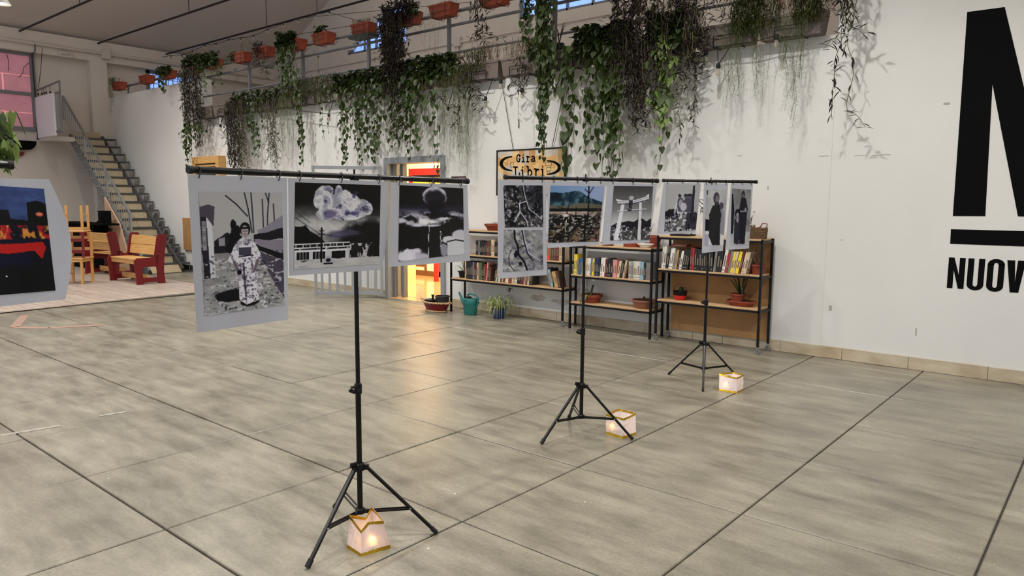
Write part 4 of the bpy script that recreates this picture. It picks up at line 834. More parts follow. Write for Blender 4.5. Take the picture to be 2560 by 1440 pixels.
# ---- hanging sign "Gira Libri"
def cropw(X, Y): p = wall_at(1230+X/12.8, 360+Y/12.8); return (p[0], p[2])
sg = thing('hanging_sign', (-5.95, W-.03, 1.56), 'framed Gira Libri sign on a collage of book pages, hung above the left bookcase', 'sign')
SX0, SX1, SZ0, SZ1 = -6.50, -5.39, 1.60, 2.172
mm = bpy.data.materials.new('page_collage'); mm.use_nodes = True; N_ = mm.node_tree.nodes; L_ = mm.node_tree.links
tc_ = N_.new('ShaderNodeTexCoord'); vo = N_.new('ShaderNodeTexVoronoi'); vo.inputs['Scale'].default_value = 11; vo.inputs['Randomness'].default_value = .6; vo.distance = 'CHEBYCHEV'
cr = N_.new('ShaderNodeValToRGB'); cr.color_ramp.interpolation = 'CONSTANT'
for i_, (po_, c) in enumerate([(0, rgb(214, 168, 104)), (.3, rgb(190, 182, 168)), (.5, rgb(226, 190, 132)), (.68, rgb(204, 196, 180)), (.85, rgb(196, 146, 88))]):
    e_ = cr.color_ramp.elements[i_] if i_ < 2 else cr.color_ramp.elements.new(po_); e_.position = po_; e_.color = c
sep = N_.new('ShaderNodeSeparateColor'); L_.new(tc_.outputs['Object'], vo.inputs['Vector']); L_.new(vo.outputs['Color'], sep.inputs[0]); L_.new(sep.outputs[0], cr.inputs[0]); L_.new(cr.outputs[0], N_['Principled BSDF'].inputs['Base Color']); N_['Principled BSDF'].inputs['Roughness'].default_value = .6
MB().box(SX0, W-.028, SZ0, SX1, W-.012, SZ1).build('sign_board', mm, sg)
MB().box(SX0-.012, W-.036, SZ0-.012, SX0+.006, W-.008, SZ1+.012).box(SX1-.006, W-.036, SZ0-.012, SX1+.014, W-.008, SZ1+.012).box(SX0, W-.036, SZ1-.004, SX1, W-.008, SZ1+.012).box(SX0, W-.036, SZ0-.012, SX1, W-.008, SZ0+.004).build('sign_frame', m_iron, sg)
lt = MB()
def stroke(pts, w):
    P = [Vector((*cropw(*p),)) for p in pts]; P = [Vector((p.x, p.y)) for p in P]
    for a, b in zip(P[:-1], P[1:]):
        d = (b-a).normalized()*w/2*.9; n = Vector((-d.y, d.x)); a2 = a-d*.5; b2 = b+d*.5
        lt.prism([tuple(a2-n), tuple(b2-n), tuple(b2+n), tuple(a2+n)], wy, W-.031, W-.028)
def glyph(ch, x0, y0, x1, y1, w=.016):
    T = {'G': [[(.95, .30), (.80, .06), (.45, 0), (.12, .2), (.05, .5), (.12, .8), (.45, 1), (.80, .94), (.90, .62)], [(.60, .58), (1.05, .58)], [(.93, .02), (.93, .3)]],
         'i': [[(.2, .34), (.55, .34), (.55, 1)], [(.05, 1), (1, 1)], [(.50, .04), (.60, .04)], [(.50, .09), (.60, .09)]],
         'r': [[(.1, .05), (.42, .05), (.42, 1)], [(.1, 1), (.78, 1)], [(.42, .35), (.70, .08), (1, .16)]],
         'a': [[(.15, .15), (.5, .0), (.8, .15), (.82, .9), (1.0, .96)], [(.8, .45), (.35, .48), (.08, .72), (.30, .98), (.8, .85)]],
         'L': [[(.0, .02), (.65, .02)], [(.32, .02), (.32, 1)], [(.05, 1), (1, 1), (1, .62)]],
         'b': [[(0, .02), (.28, .02), (.28, 1)], [(.28, .5), (.6, .33), (.95, .5), (.98, .75), (.65, 1), (.28, .92)]]}[ch]
    for s in T: stroke([(x0+a*(x1-x0), y0+b*(y1-y0)) for a, b in s], w)
for ch, bb_ in (('G', (835, 345, 945, 575)), ('i', (1000, 350, 1085, 572)), ('r', (1135, 395, 1250, 572)), ('a', (1295, 395, 1430, 565)), ('L', (740, 735, 925, 1050)), ('i', (970, 730, 1075, 1050)), ('b', (1155, 720, 1320, 1040)), ('r', (1385, 790, 1540, 1045)), ('i', (1600, 705, 1720, 1035))): glyph(ch, *bb_, w=.017 if bb_[3] < 700 else .021)
lt.build('lettering', m_darkblk, sg)
def fat_arc(c, r, a0, a1, w, n=14):
    m = MB(); P = []
    for sgn in (1, -1):
        rg = range(n+1) if sgn > 0 else range(n, -1, -1)
        for i in rg:
            t = a0+(a1-a0)*i/n; k = math.sin(PI*i/n)*.7+.6; P.append(cropw(c[0]+(r[0]+sgn*w*k/2)*math.cos(t), c[1]+(r[1]+sgn*w*k*.8/2)*math.sin(t)))
    m.prism(P, wy, W-.031, W-.028); m.build('curved_mark', m_darkblk, sg)
fat_arc((690, 630), (350, 220), PI/2, PI*1.5, 80); fat_arc((1800, 755), (400, 215), -PI/2, PI/2, 80)
mk = MB()
for (X, Y, w_, h_) in ((640, 590, 90, 150), (1760, 600, 180, 90), (1790, 750, 140, 110), (1800, 890, 90, 60)):
    a_, b_ = cropw(X, Y), cropw(X+w_, Y+h_)
    for (p_, q_) in (((a_[0], a_[1]), (b_[0], a_[1])), ((b_[0], a_[1]), (b_[0], b_[1])), ((b_[0], b_[1]), (a_[0], b_[1])), ((a_[0], b_[1]), (a_[0], a_[1]))): mk.bar((p_[0], W-.029, p_[1]), (q_[0], W-.029, q_[1]), .004, .003)
mk.build('small_drawings', m_iron, sg)
for (pa, pb) in (((1254, 205), (1283, 375)), ((1419, 178), (1379, 372))): MB().tube([wall_at(*pa, off=.03), wall_at(*pb, off=.02)], .004, 5).build('hanging_wire', m_iron, sg)
# wooden wall frame, tan panel at the left
wf = thing('wooden_wall_cabinet', (-14.1, W-.08, 1.75), 'pine-framed glazed wall cabinet seen just above the long bar', 'cabinet')
MB().box(-14.67, W-.16, 2.22, -13.60, W, 2.36).box(-14.67, W-.16, 1.5, -14.55, W, 2.22).box(-13.72, W-.16, 1.5, -13.60, W, 2.22).box(-14.55, W-.16, 1.5, -13.72, W, 1.6).build('cabinet_frame', m_pinex, wf, bevel=.006)
MB().box(-14.55, W-.10, 1.6, -13.72, W-.02, 2.22).build('dark_inside', mat('dark_glass_panel', rgb(30, 30, 32), .15), wf); MB().box(-14.52, W-.13, 2.16, -13.75, W-.11, 2.20).build('inner_rail', m_pinex, wf)
tag(MB().cbox(-15.42, W-.045, .44, -14.6, W, 1.12, .004).build('wall_board', m_ply), 'tan board fixed low on the wall at the foot of the stairs', 'board')

# ================================================================ bookcases
BY0, BY1 = 7.07, 7.34
def bookcase(x0, x1, zs, label, back=False, castors=(), ztop=None):
    t = thing('metal_bookcase', ((x0+x1)/2, (BY0+BY1)/2, 0), label, 'bookcase', 'black metal bookcases with oak shelves'); ztop = ztop or zs[-1]
    for x in (x0, x1):
        for y in (BY0, BY1):
            zb = .075 if (x, y == BY0) in castors or (x, y) in castors else 0
            p = MB().box(x-.011, y-.011, zb, x+.011, y+.011, ztop).build('post', m_iron, t)
            if zb:
                MB().lathe([(.012, 0), (.012, .02)], (x, y, .058), 10).bar((x, y-.016, .058), (x, y-.016, .022), .018, .003).bar((x, y+.016, .058), (x, y+.016, .022), .018, .003).build('castor_fork', m_galv, p)
                MB().tube([(x-.0, y-.011, .028), (x, y+.011, .028)], .0265, 14).build('castor_wheel', mat('grey_castor', rgb(120, 118, 114), .5), p)
    for z in zs:
        MB().cbox(x0+.012, BY0-.008, z-.018, x1-.012, BY1+.008, z, .002).build('shelf_board', m_shelf, t)
        MB().box(x0, BY0-.011, z-.040, x1, BY0+.008, z-.018).box(x0, BY1-.008, z-.040, x1, BY1+.011, z-.018).box(x0-.009, BY0, z-.040, x0+.012, BY1, z-.018).box(x1-.012, BY0, z-.040, x1+.009, BY1, z-.018).build('shelf_frame', m_iron, t)
    if back: MB().box(x0+.03, BY1+.014, .10, x1-.02, BY1+.022, ztop-.01).build('back_panel', m_ply, t)
    return t
AZ = (.47, .80, 1.13); BZ = (.325, .655, 1.01); CZs = (.46, .80, 1.155)
A0, A1, B0, B1, C0, C1 = -7.07, -5.17, -5.06, -3.97, -3.90, -2.75
bookcase(A0, A1, AZ, 'leftmost and longest black metal bookcase, next to the doorway', castors=((A1, BY0),))
bookcase(B0, B1, BZ, 'middle black metal bookcase without a back panel', castors=())
bookcase(C0, C1, CZs, 'rightmost black metal bookcase, backed with tan hardboard, on castors', back=True, castors=((C0, BY0), (C0, BY1), (C1, BY0), (C1, BY1)))
m_page = mat('book_pages', rgb(214, 204, 180), .9)
BC = {'black': (26, 26, 28), 'white': (222, 218, 208), 'cream': (206, 186, 152), 'blue': (46, 96, 138), 'navy': (34, 44, 78), 'red': (170, 34, 36), 'orange': (222, 78, 34), 'yellow': (232, 208, 52), 'brown': (88, 58, 42), 'grey': (126, 124, 120), 'dark red': (104, 28, 34), 'green': (92, 104, 66), 'pink': (206, 140, 132), 'light blue': (140, 168, 176), 'tan': (190, 150, 96), 'teal': (50, 120, 128)}
ORD = ['first', 'second', 'third', 'fourth', 'fifth', 'sixth', 'seventh', 'eighth', 'ninth', 'tenth', 'eleventh', 'twelfth', 'thirteenth', 'fourteenth', 'fifteenth', 'sixteenth', 'seventeenth', 'eighteenth', 'nineteenth', 'twentieth']+['twenty-'+o for o in ('first', 'second', 'third', 'fourth', 'fifth', 'sixth', 'seventh', 'eighth', 'ninth')]+['thirtieth']+['thirty-'+o for o in ('first', 'second', 'third', 'fourth', 'fifth', 'sixth', 'seventh', 'eighth', 'ninth')]+['fortieth']+['forty-'+o for o in ('first', 'second', 'third', 'fourth', 'fifth', 'sixth', 'seventh', 'eighth', 'ninth')]+['fiftieth']
def book(x, z, w, h, colr, lean, depth, label, group, y0=BY0+.012):
    m_c = mat('cover_'+colr.replace(' ', '_'), rgb(*BC[colr]), .5, objvar=.12); m_t = mat('spine_print_'+('light' if sum(BC[colr]) < 330 else 'dark'), rgb(122, 112, 92) if sum(BC[colr]) < 330 else rgb(128, 104, 92), .6)
    m = MB(); c = .0022
    m.box(0, 0, 0, w, c, h).box(0, c, 0, c, depth, h).box(w-c, c, 0, w, depth, h)             # spine and boards
    m.box(c, c, .003, w-c, depth-.003, h-.003, mi=1)
    zt = h*R.uniform(.55, .8); m.box(w*.25, -.0008, h*.25, w*.75, 0, zt, mi=2) if w > .016 else m.box(w*.4, -.0008, h*.3, w*.65, 0, zt, mi=2)
    if R.random() < .5: m.box(w*.15, -.0008, h*.08, w*.85, 0, h*.13, mi=2)
    m.xf(Matrix.Rotation(lean, 4, 'Y'))
    zmin = min(v[2] for v in m.v); o = m.build('book', [m_c, m_page, m_t], local=True); o.location = (x, y0, z-zmin); tag(o, label, 'book', group); return o
def row(spec, x0, z, where, group, hr=(.17, .22), start=0):
    """spec: list of (colour, n) or (colour, n, lean)"""
    x = x0; i = start; prev = 0
    for s in spec:
        colr, n = s[0], s[1]; lean = s[2] if len(s) > 2 else 0; hh = s[3] if len(s) > 3 else None
        for k in range(n):
            w = R.uniform(.017, .031) if n < 4 else R.uniform(.022, .028); h = hh+R.uniform(-.003, .003) if hh else R.uniform(*hr); dz = R.uniform(.12, .155)
            if lean != prev: x += abs(math.sin(lean-prev))*h*.9 if (lean > prev) is False else .004
            prev = lean
            book(x, z, w, h, colr, lean, dz, f"{colr} book, {ORD[i]} from the left on the {where}", group); i += 1
            x += w/math.cos(lean)+.0015
    return x, i
# left bookcase
g1 = 'books on the shelves of the left bookcase'
x_, i_ = row([('black', 2, 0, .19), ('grey', 1, 0, .19), ('black', 5, 0, .185), ('dark red', 1, 0, .19), ('brown', 2, 0, .2), ('cream', 2, 0, .215), ('black', 3, 0, .185), ('cream', 1, 0, .21), ('black', 2, 0, .185)], -6.62, AZ[1]+.001, 'middle shelf of the left bookcase', g1)
x_, i_ = row([('orange', 5, 0, .235), ('brown', 3, 0, .23), ('dark red', 2, 0, .24), ('cream', 2, 0, .24)], -5.52, AZ[1]+.001, 'middle shelf of the left bookcase', g1, start=i_)
x_, i_ = row([('cream', 1, 0, .24), ('black', 4, 0, .235), ('navy', 1, 0, .235), ('grey', 1, 0, .23), ('black', 1, 0, .235), ('dark red', 1, 0, .225), ('cream', 1, 0, .235), ('green', 2, 0, .235), ('black', 2, 0, .23), ('red', 1), ('pink', 1, .10, .24), ('brown', 2, .08)], -6.82, AZ[0]+.001, 'lowest shelf of the left bookcase', g1)
x_, i_ = row([('black', 1, .22), ('cream', 1, .22), ('teal', 1, .2), ('white', 1, .2), ('brown', 1, .2), ('tan', 1, .18), ('brown', 1, .16), ('cream', 1, .14), ('white', 1, .14), ('red', 1, .12), ('brown', 1, .1), ('cream', 2, .1), ('white', 1, .08), ('black', 2, .08), ('dark red', 1, .06), ('brown', 1, .08), ('pink', 1, .1), ('brown', 1, .1), ('cream', 1, .1), ('black', 2, .08)], x_+.05, AZ[0]+.001, 'lowest shelf of the left bookcase', g1, start=i_, hr=(.18, .21))
x_, i_ = row([('grey', 1, -.28, .24), ('light blue', 1, -.28, .22), ('black', 1, -.28, .24), ('tan', 2, -.28, .2), ('brown', 1, -.25, .2)], A1-.27, AZ[0]+.001, 'lowest shelf of the left bookcase', g1, start=i_)
g2 = 'books on the middle shelf of the centre bookcase'
row([('yellow', 2, .03, .235), ('grey', 1, .03), ('blue', 2, .08, .2), ('cream', 3, .07, .2), ('white', 2, .06, .2), ('blue', 1, .06, .2), ('yellow', 1, .06), ('navy', 2, .05, .205), ('black', 1, .05), ('white', 2, .08, .215), ('dark red', 1, .04), ('black', 3, .03), ('pink', 2, .02, .2), ('cream', 1, .16), ('black', 1, .18), ('cream', 1, .2), ('brown', 1, .2), ('cream', 1, 0, .195), ('light blue', 2, 0, .2), ('cream', 1, 0, .205), ('white', 2, 0, .2), ('light blue', 2, 0, .2), ('black', 1, 0), ('grey', 2, 0, .195)], B0+.03, BZ[1]+.001, 'middle shelf of the centre bookcase', g2)
g3 = 'books on the middle shelf of the right bookcase'
row([('white', 2, .06, .235), ('black', 1, .12), ('white', 2, .14, .22), ('grey', 1, .14), ('tan', 1, .14, .205), ('black', 1, .16, .2), ('white', 1, .16, .2), ('black', 3, .12, .215), ('dark red', 1, .03, .24), ('red', 1, .02, .235), ('black', 8, 0, .23), ('grey', 1, .08, .22), ('black', 2, .1, .22), ('white', 1, .16, .235), ('red', 1, .16, .19), ('grey', 1, .16, .22), ('yellow', 1, .16, .22), ('cream', 1, .16, .22), ('yellow', 1, .18, .22), ('dark red', 1, .18, .225), ('cream', 2, .2, .22), ('brown', 1, .2, .22)], C0+.035, CZs[1]+.001, 'middle shelf of the right bookcase', g3)
ob_ = book(-3.75, CZs[1]+.001+.245, .18, .02, 'dark red', 0, .12, 'dark red book lying flat on top of the row in the right bookcase', g3)

# ================================================================ pots and plants on shelves and floor
def strap(mb, base, az, L, w, rise, droop, n=7, mi=0, fold=.25):
    """arching strap leaf"""
    b = Vector(base); d = Vector((math.cos(az), math.sin(az), 0)); s = Vector((-d.y, d.x, 0)); rows = []
    for i in range(n+1):
        t = i/n; r_ = L*(math.sin(min(1.0, t)*PI/2*.9) if droop > .2 else t*.8); z = rise*L*math.sin(PI*t*.62) - droop*L*t*t*t
        ww = w*math.sin(PI*min(1, (t*.9+.1)))**.6*(1-t*.75); p = b+d*r_*(.55 if droop < .2 else .8)+Vector((0, 0, z)); rows.append((p-s*ww, p+Vector((0, 0, -ww*fold)), p+s*ww))
    base_i = len(mb.v)
    for r3 in rows: mb.v += [tuple(q) for q in r3]
    for i in range(n):
        for k in range(2): a = base_i+i*3+k; mb.f.append((a, a+1, a+4, a+3)); mb.m.append(mi)
def pot(name, c, rt, rb, h, m, label, cat='plant pot', soil=True, sx=1.0, sy=1.0, rim=.012, flute=0, group=None, wall=.008):
    t = thing(name, c, label, cat, group)
    MB().lathe([(rb, 0), (rb*.5+rt*.5, h*.5), (rt-rim*.3, h-rim*1.6), (rt+rim*.4, h-rim*1.5), (rt+rim*.4, h), (rt-wall, h), (rt-wall-.004, h*.8)], c, 26, sx=sx, sy=sy, flute=flute, nf=18 if flute else 0).build('pot_body', m, t, smooth=True)
    if soil: MB().lathe([(rt-wall-.002, h*.78), (rt-wall-.002, h*.86)], c, 20, sx=sx*.99, sy=sy*.99).build('soil', m_soil, t)
    return t
YM = 7.19
# top of left bookcase
t = pot('terracotta_bowl', (-6.40, 7.20, AZ[2]+.001), .125, .085, .085, m_terra, 'terracotta bowl with small seedlings on top of the left bookcase', rim=.016)
mb = MB(); [mb.tube([(-6.40+R.uniform(-.08, .08), 7.2+R.uniform(-.05, .05), AZ[2]+.06), (-6.40+R.uniform(-.09, .09), 7.2+R.uniform(-.05, .05), AZ[2]+.11)], .002, 4) for _ in range(9)]; mb.build('seedlings', m_dry, t)
# black enamel pan with one leaf on lowest shelf of A
t = pot('black_cooking_pot', (-6.93, 7.19, AZ[0]+.001), .085, .07, .085, m_iron, 'black two-handled cooking pot used as planter, left end of the left bookcase', rim=.008)
for sx_ in (-1, 1): MB().tube([(-6.93+sx_*.083, 7.17, AZ[0]+.075), (-6.93+sx_*.118, 7.175, AZ[0]+.08), (-6.93+sx_*.118, 7.205, AZ[0]+.08), (-6.93+sx_*.083, 7.21, AZ[0]+.075)], .006, 8).build('pot_handle', m_iron, t)
mb = MB(); mb.tube([(-6.93, 7.19, AZ[0]+.07), (-6.945, 7.18, AZ[0]+.16), (-6.97, 7.18, AZ[0]+.22)], .004, 5).tube([(-6.92, 7.19, AZ[0]+.07), (-6.93, 7.2, AZ[0]+.24)], .005, 5); mb.build('stem', m_stem, t)
mb = MB(); strap(mb, (-6.93, 7.19, AZ[0]+.07), 3.3, .2, .018, .55, .35); mb.build('leaf', m_leafb, t)
# top of centre bookcase
pot('terracotta_dish', (-4.62, YM, BZ[2]+.001), .085, .06, .035, m_terra, 'flat terracotta dish, left one on top of the centre bookcase', 'dish', soil=False, rim=.006)
pot('terracotta_pot', (-4.30, YM, BZ[2]+.001), .105, .092, .075, m_terra, 'plain terracotta pot under the shrine gate poster, on the centre bookcase', rim=.01)
pot('white_ceramic_bowl', (-4.09, 7.13, BZ[2]+.001), .10, .055, .045, mat('white_glaze', rgb(232, 224, 214), .25), 'white oval bowl at the right end of the centre bookcase top', 'bowl', soil=False, sy=.6, rim=.006)
t = pot('terracotta_bowl', (-4.10, 7.28, BZ[2]+.001), .13, .08, .13, m_terra, 'large terracotta bowl behind the white bowl on the centre bookcase', rim=.016, sy=.55)
mb = MB()
for a in range(14): strap(mb, (-4.16+R.uniform(-.04, .04), 7.28, BZ[2]+.11), R.uniform(0, 6.28), R.uniform(.12, .2), .006, .9, .1)
mb.build('dry_leaves', m_dry, t)
# lower shelf of centre bookcase
t = pot('terracotta_bowl', (-4.83, YM, BZ[0]+.001), .125, .09, .095, m_terra, 'round terracotta bowl with drooping leaves, left on the low centre shelf', rim=.018)
for k, (az, L, rs, dr) in enumerate([(3.9, .2, .5, .3), (4.6, .26, .2, .95), (4.9, .3, .2, 1.1), (3.5, .15, .6, .2), (5.3, .16, .4, .4), (1.5, .15, .9, .1)]):
    mb = MB(); strap(mb, (-4.83, YM-.02, BZ[0]+.08), az, L, .022, rs, dr); mb.build('leaf', m_leafb if k == 2 else m_leafm, t)
t = pot('fluted_terracotta_planter', (-4.13, YM, BZ[0]+.001), .13, .095, .095, mat('brown_clay', rgb(150, 96, 74), .7, var=.15, scale=12), 'fluted brown clay planter with a tiny plant, right on the low centre shelf', rim=.012, flute=.03)
mb = MB(); [strap(mb, (-4.14+i*.02, YM, BZ[0]+.08), i*2.1, .05, .012, 1.1, .1) for i in range(4)]; mb.build('seedling', m_leafm, t)
t = thing('flower_pot_bag', (-4.02, 7.26, BZ[1]), 'small tan box with purple flowers at the right end of the centre bookcase', 'plant pot')
MB().cbox(-4.015-.03, 7.23, BZ[1]+.001, -3.985, 7.33, BZ[1]+.13, .004).build('tan_box', mat('tan_card', rgb(190, 142, 90), .8), t); mb = MB()
for i in range(8): mb.lathe([(.004, 0), (.012, .006), (.004, .012)], (-4.015+R.uniform(-.02, .02), 7.20+R.uniform(-.02, .03), BZ[1]+.13+R.uniform(0, .04)), 7)
mb.build('purple_flowers', mat('purple_petals', rgb(112, 60, 120), .6), t); mb = MB(); [strap(mb, (-4.015, 7.22, BZ[1]+.06), i*1.3, .07, .01, 1.0, .2) for i in range(6)]; mb.build('leaves', m_leafm, t)
# right bookcase
t = thing('handled_basket', (-3.68, YM, CZs[0]+.001), 'small red and dark planter with a thin hoop handle and a cactus', 'planter'); c = (-3.68, YM, CZs[0]+.001)
MB().lathe([(.045, 0), (.062, .02), (.07, .05)], c, 22).build('red_base', m_redb, t, smooth=True); MB().lathe([(.07, .05), (.08, .095), (.074, .095), (.07, .07)], c, 22).build('dark_upper', m_iron, t, smooth=True)
MB().tube([(c[0]+.08*math.cos(a), c[1], c[2]+.085+.085*math.sin(a)) for a in [PI*i/14 for i in range(15)]], .003, 6).build('hoop_handle', m_red, t); MB().lathe([(.02, 0), (.03, .03), (.026, .07), (.006, .085)], (c[0]+.015, c[1], c[2]+.06), 12, flute=.12, nf=6).build('cactus', m_leafm, t, smooth=True)
t = pot('oval_saucer_planter', (-2.99, YM, CZs[0]+.001), .155, .115, .055, m_terra, 'wide low brown trough holding a smaller pot, on the low right shelf', sy=.6, rim=.01)
t = pot('terracotta_pot', (-3.03, YM, CZs[0]+.05), .078, .062, .075, m_terra, 'terracotta pot with spiky aloe standing in the wide low brown trough', rim=.01)
for k in range(9): mb = MB(); strap(mb, (-3.0+R.uniform(-.02, .03), YM, CZs[0]+.12), k*.7+.3, R.uniform(.18, .26), .014, R.uniform(.5, 1.1), R.uniform(.1, .5)); mb.build('leaf', m_leafm, t)
t = thing('blue_vase', (-2.98, 7.16, CZs[1]+.001), 'glossy cobalt blue round vase on the right bookcase shelf', 'vase'); MB().lathe([(.03, 0), (.052, .02), (.056, .045), (.045, .075), (.03, .085), (.026, .085)], (-2.98, 7.16, CZs[1]+.001), 24).build('vase_body', mat('cobalt_glaze', rgb(18, 70, 140), .12), t, smooth=True)
t = pot('terracotta_pot', (-2.955, 7.23, CZs[1]+.08), .085, .06, .065, m_terra, 'terracotta pot with dark succulents above the blue vase', rim=.01)
MB().lathe([(.05, 0), (.05, .078)], (-2.955, 7.26, CZs[1]+.001), 16).build('pot_foot', m_terra, t)
mb = MB(); [strap(mb, (-2.95+R.uniform(-.04, .04), 7.22, CZs[1]+.13), R.uniform(0, 6.3), .07, .008, 1.2, .1) for _ in range(10)]; mb.build('succulent', m_purple, t)
pot('terracotta_window_box', (-2.83, 7.19, CZs[1]+.001), .10, .08, .10, m_terra, 'terracotta pot at the right end of the right bookcase middle shelf', rim=.012, sx=.72)
# top of the right bookcase
t = thing('wicker_basket', (-2.88, 7.18, CZs[2]+.001), 'brown wicker basket with terracotta pot and trailing dry plant, right bookcase top', 'basket')
m_wick = mat('wicker', rgb(140, 110, 76), .8, col2=rgb(82, 60, 40), scale=3, stretch=(9, 9, 60), bump=.6, bscale=70)
mb = MB()
for i in range(7): mb.tube([(-2.88+.125*math.cos(a)*(.94+.01*i), 7.18+.085*math.sin(a), CZs[2]+.008+i*.016+.003*math.sin(a*10+i*PI)) for a in [2*PI*k/30 for k in range(31)]], .0085, 6)
mb.build('woven_body', m_wick, t, smooth=True); MB().lathe([(.11, 0), (.112, .004)], (-2.88, 7.18, CZs[2]+.001), 20, sy=.7).build('basket_floor', m_wick, t)
MB().tube([(-2.76, 7.18, CZs[2]+.10), (-2.755, 7.18, CZs[2]+.15), (-2.80, 7.18, CZs[2]+.155), (-2.83, 7.18, CZs[2]+.11)], .005, 6).build('basket_handle', m_red, t)
t = pot('terracotta_pot', (-3.0, 7.19, CZs[2]+.03), .07, .055, .13, m_terra, 'terracotta pot with spiky succulents beside the wicker basket', rim=.01); t.location.x -= 0.0
for k in range(16): mb = MB(); strap(mb, (-3.0+R.uniform(-.05, .12), 7.16, CZs[2]+.15), R.uniform(0, 6.3), R.uniform(.06, .11), .007, 1.0, .1); mb.build('leaf', m_leafm, t)
mb = MB()
for k in range(22):
    p = Vector((-2.88+R.uniform(-.05, .04), 7.09, CZs[2]+.14)); pts = [p]
    for j in range(R.randint(4, 12)): p = p+Vector((R.uniform(-.02, .02), R.uniform(-.006, .006), -R.uniform(.02, .045))); pts.append(p)
    mb.tube(pts, .0028, 4)
mb.build('trailing_dry_stems', m_dry, t)
t = thing('white_vase_plant', (-3.42, 7.2, CZs[2]+.001), 'tall white vase with long green leaves between the grey posters', 'plant'); MB().lathe([(.045, 0), (.06, .05), (.055, .14), (.04, .2), (.043, .21), (.035, .2)], (-3.42, 7.2, CZs[2]+.001), 22).build('vase_body', mat('white_glaze', rgb(232, 224, 214), .25), t, smooth=True)
for k in range(14): mb = MB(); strap(mb, (-3.42, 7.2, CZs[2]+.17+.02*k), k*2.4, R.uniform(.14, .24), .016, R.uniform(.3, .9), R.uniform(.1, .6)); mb.build('leaf', m_leafm, t)
MB().tube([(-3.42, 7.2, CZs[2]+.15), (-3.43, 7.2, CZs[2]+.5)], .006, 6).build('stem', m_stem, t)
tag(MB().cbox(-3.78, 7.1, CZs[2]+.001, -3.56, 7.27, CZs[2]+.022, .004).bar((-3.57, 7.18, CZs[2]+.02), (-3.53, 7.18, CZs[2]+.13), .008).build('dark_tray', m_iron), 'flat dark tray with an upright stick on the right bookcase top', 'tray')
# ---- floor: red basket with two pots
t = thing('red_oval_basket', (-7.22, 6.93, 0), 'red oval basket with woven straw rim and handles, on the floor by the doorway', 'basket'); c = (-7.22, 6.93, .001)
MB().lathe([(.17, .02), (.20, .08), (.225, .125), (.215, .125), (.19, .08), (.16, .03)], c, 32, sy=.62).build('basket_body', m_red, t, smooth=True)
m_straw = mat('straw_braid', rgb(196, 166, 122), .85, var=.4, scale=50, bump=.5)
for (r_, z_, th) in ((.228, .13, .013), (.172, .012, .012)): MB().tube([(c[0]+(r_+.003*math.cos(a*22))*math.cos(a), c[1]+(r_+.003*math.cos(a*22))*.62*math.sin(a), z_+.003*math.sin(a*22)) for a in [2*PI*i/88 for i in range(89)]], th, 7).build('straw_rim', m_straw, t, smooth=True)
for s in (-1, 1): MB().tube([(c[0]+s*.228, c[1]-.04, .125), (c[0]+s*.285, c[1]-.03, .14+.02*(s < 0)), (c[0]+s*.285, c[1]+.03, .13), (c[0]+s*.228, c[1]+.04, .125)], .012, 7).build('straw_handle', m_straw, t, smooth=True)
t = pot('black_plastic_pot', (-7.10, 6.93, .095), .098, .078, .13, mat('black_plastic', rgb(34, 36, 40), .5), 'taller black plastic pot standing in the red basket', rim=.012)
t = pot('black_plastic_pot', (-7.32, 6.92, .09), .085, .06, .07, mat('black_plastic', rgb(34, 36, 40), .5), 'low black pot with stones and a succulent in the red basket', rim=.008)
mb = MB(); [mb.lathe([(.008, 0), (.022, .012), (.018, .03), (.004, .038)], (-7.35+R.uniform(-.03, .03), 6.91+R.uniform(-.03, .02), .148), 8) for _ in range(4)]; mb.build('pale_stones', mat('pale_stone', rgb(214, 196, 178), .8), t)
mb = MB(); [strap(mb, (-7.28, 6.92, .14), i*1.1, .07, .018, 1.3, .1) for i in range(7)]; mb.build('succulent', m_leafm, t)
# ---- watering can
m_teal = mat('teal_plastic', rgb(24, 106, 98), .35, var=.12, scale=6); c = Vector((-6.66, 7.02, .001)); t = thing('watering_can', c, 'teal ribbed plastic watering can on the floor under the left bookcase', 'watering can')
MB().lathe([(.095, 0), (.10, .006), (.10, .05), (.105, .06), (.102, .075), (.108, .085), (.104, .10), (.11, .11), (.106, .125), (.112, .135), (.112, .20), (.10, .215), (.045, .225), (.04, .22)], c, 32, sy=.72).build('can_body', m_teal, t, smooth=True)
MB().tube([c+Vector((-.08, 0, .10)), c+Vector((-.14, 0, .17)), c+Vector((-.19, 0, .25)), c+Vector((-.21, 0, .285))], [.03, .022, .014, .015], 12).build('spout', m_teal, t, smooth=True)
MB().tube([c+Vector((-.045, 0, .215)), c+Vector((-.045, 0, .265)), c+Vector((0, 0, .285)), c+Vector((.09, 0, .27)), c+Vector((.135, 0, .235)), c+Vector((.14, 0, .17)), c+Vector((.10, 0, .10))], [.011, .011, .012, .013, .014, .014, .012], 10).build('can_handle', m_teal, t, smooth=True)
MB().cbox(c.x-.06, c.y-.025, .225, c.x+.0, c.y+.025, .243, .004).build('can_cap', m_iron, t)
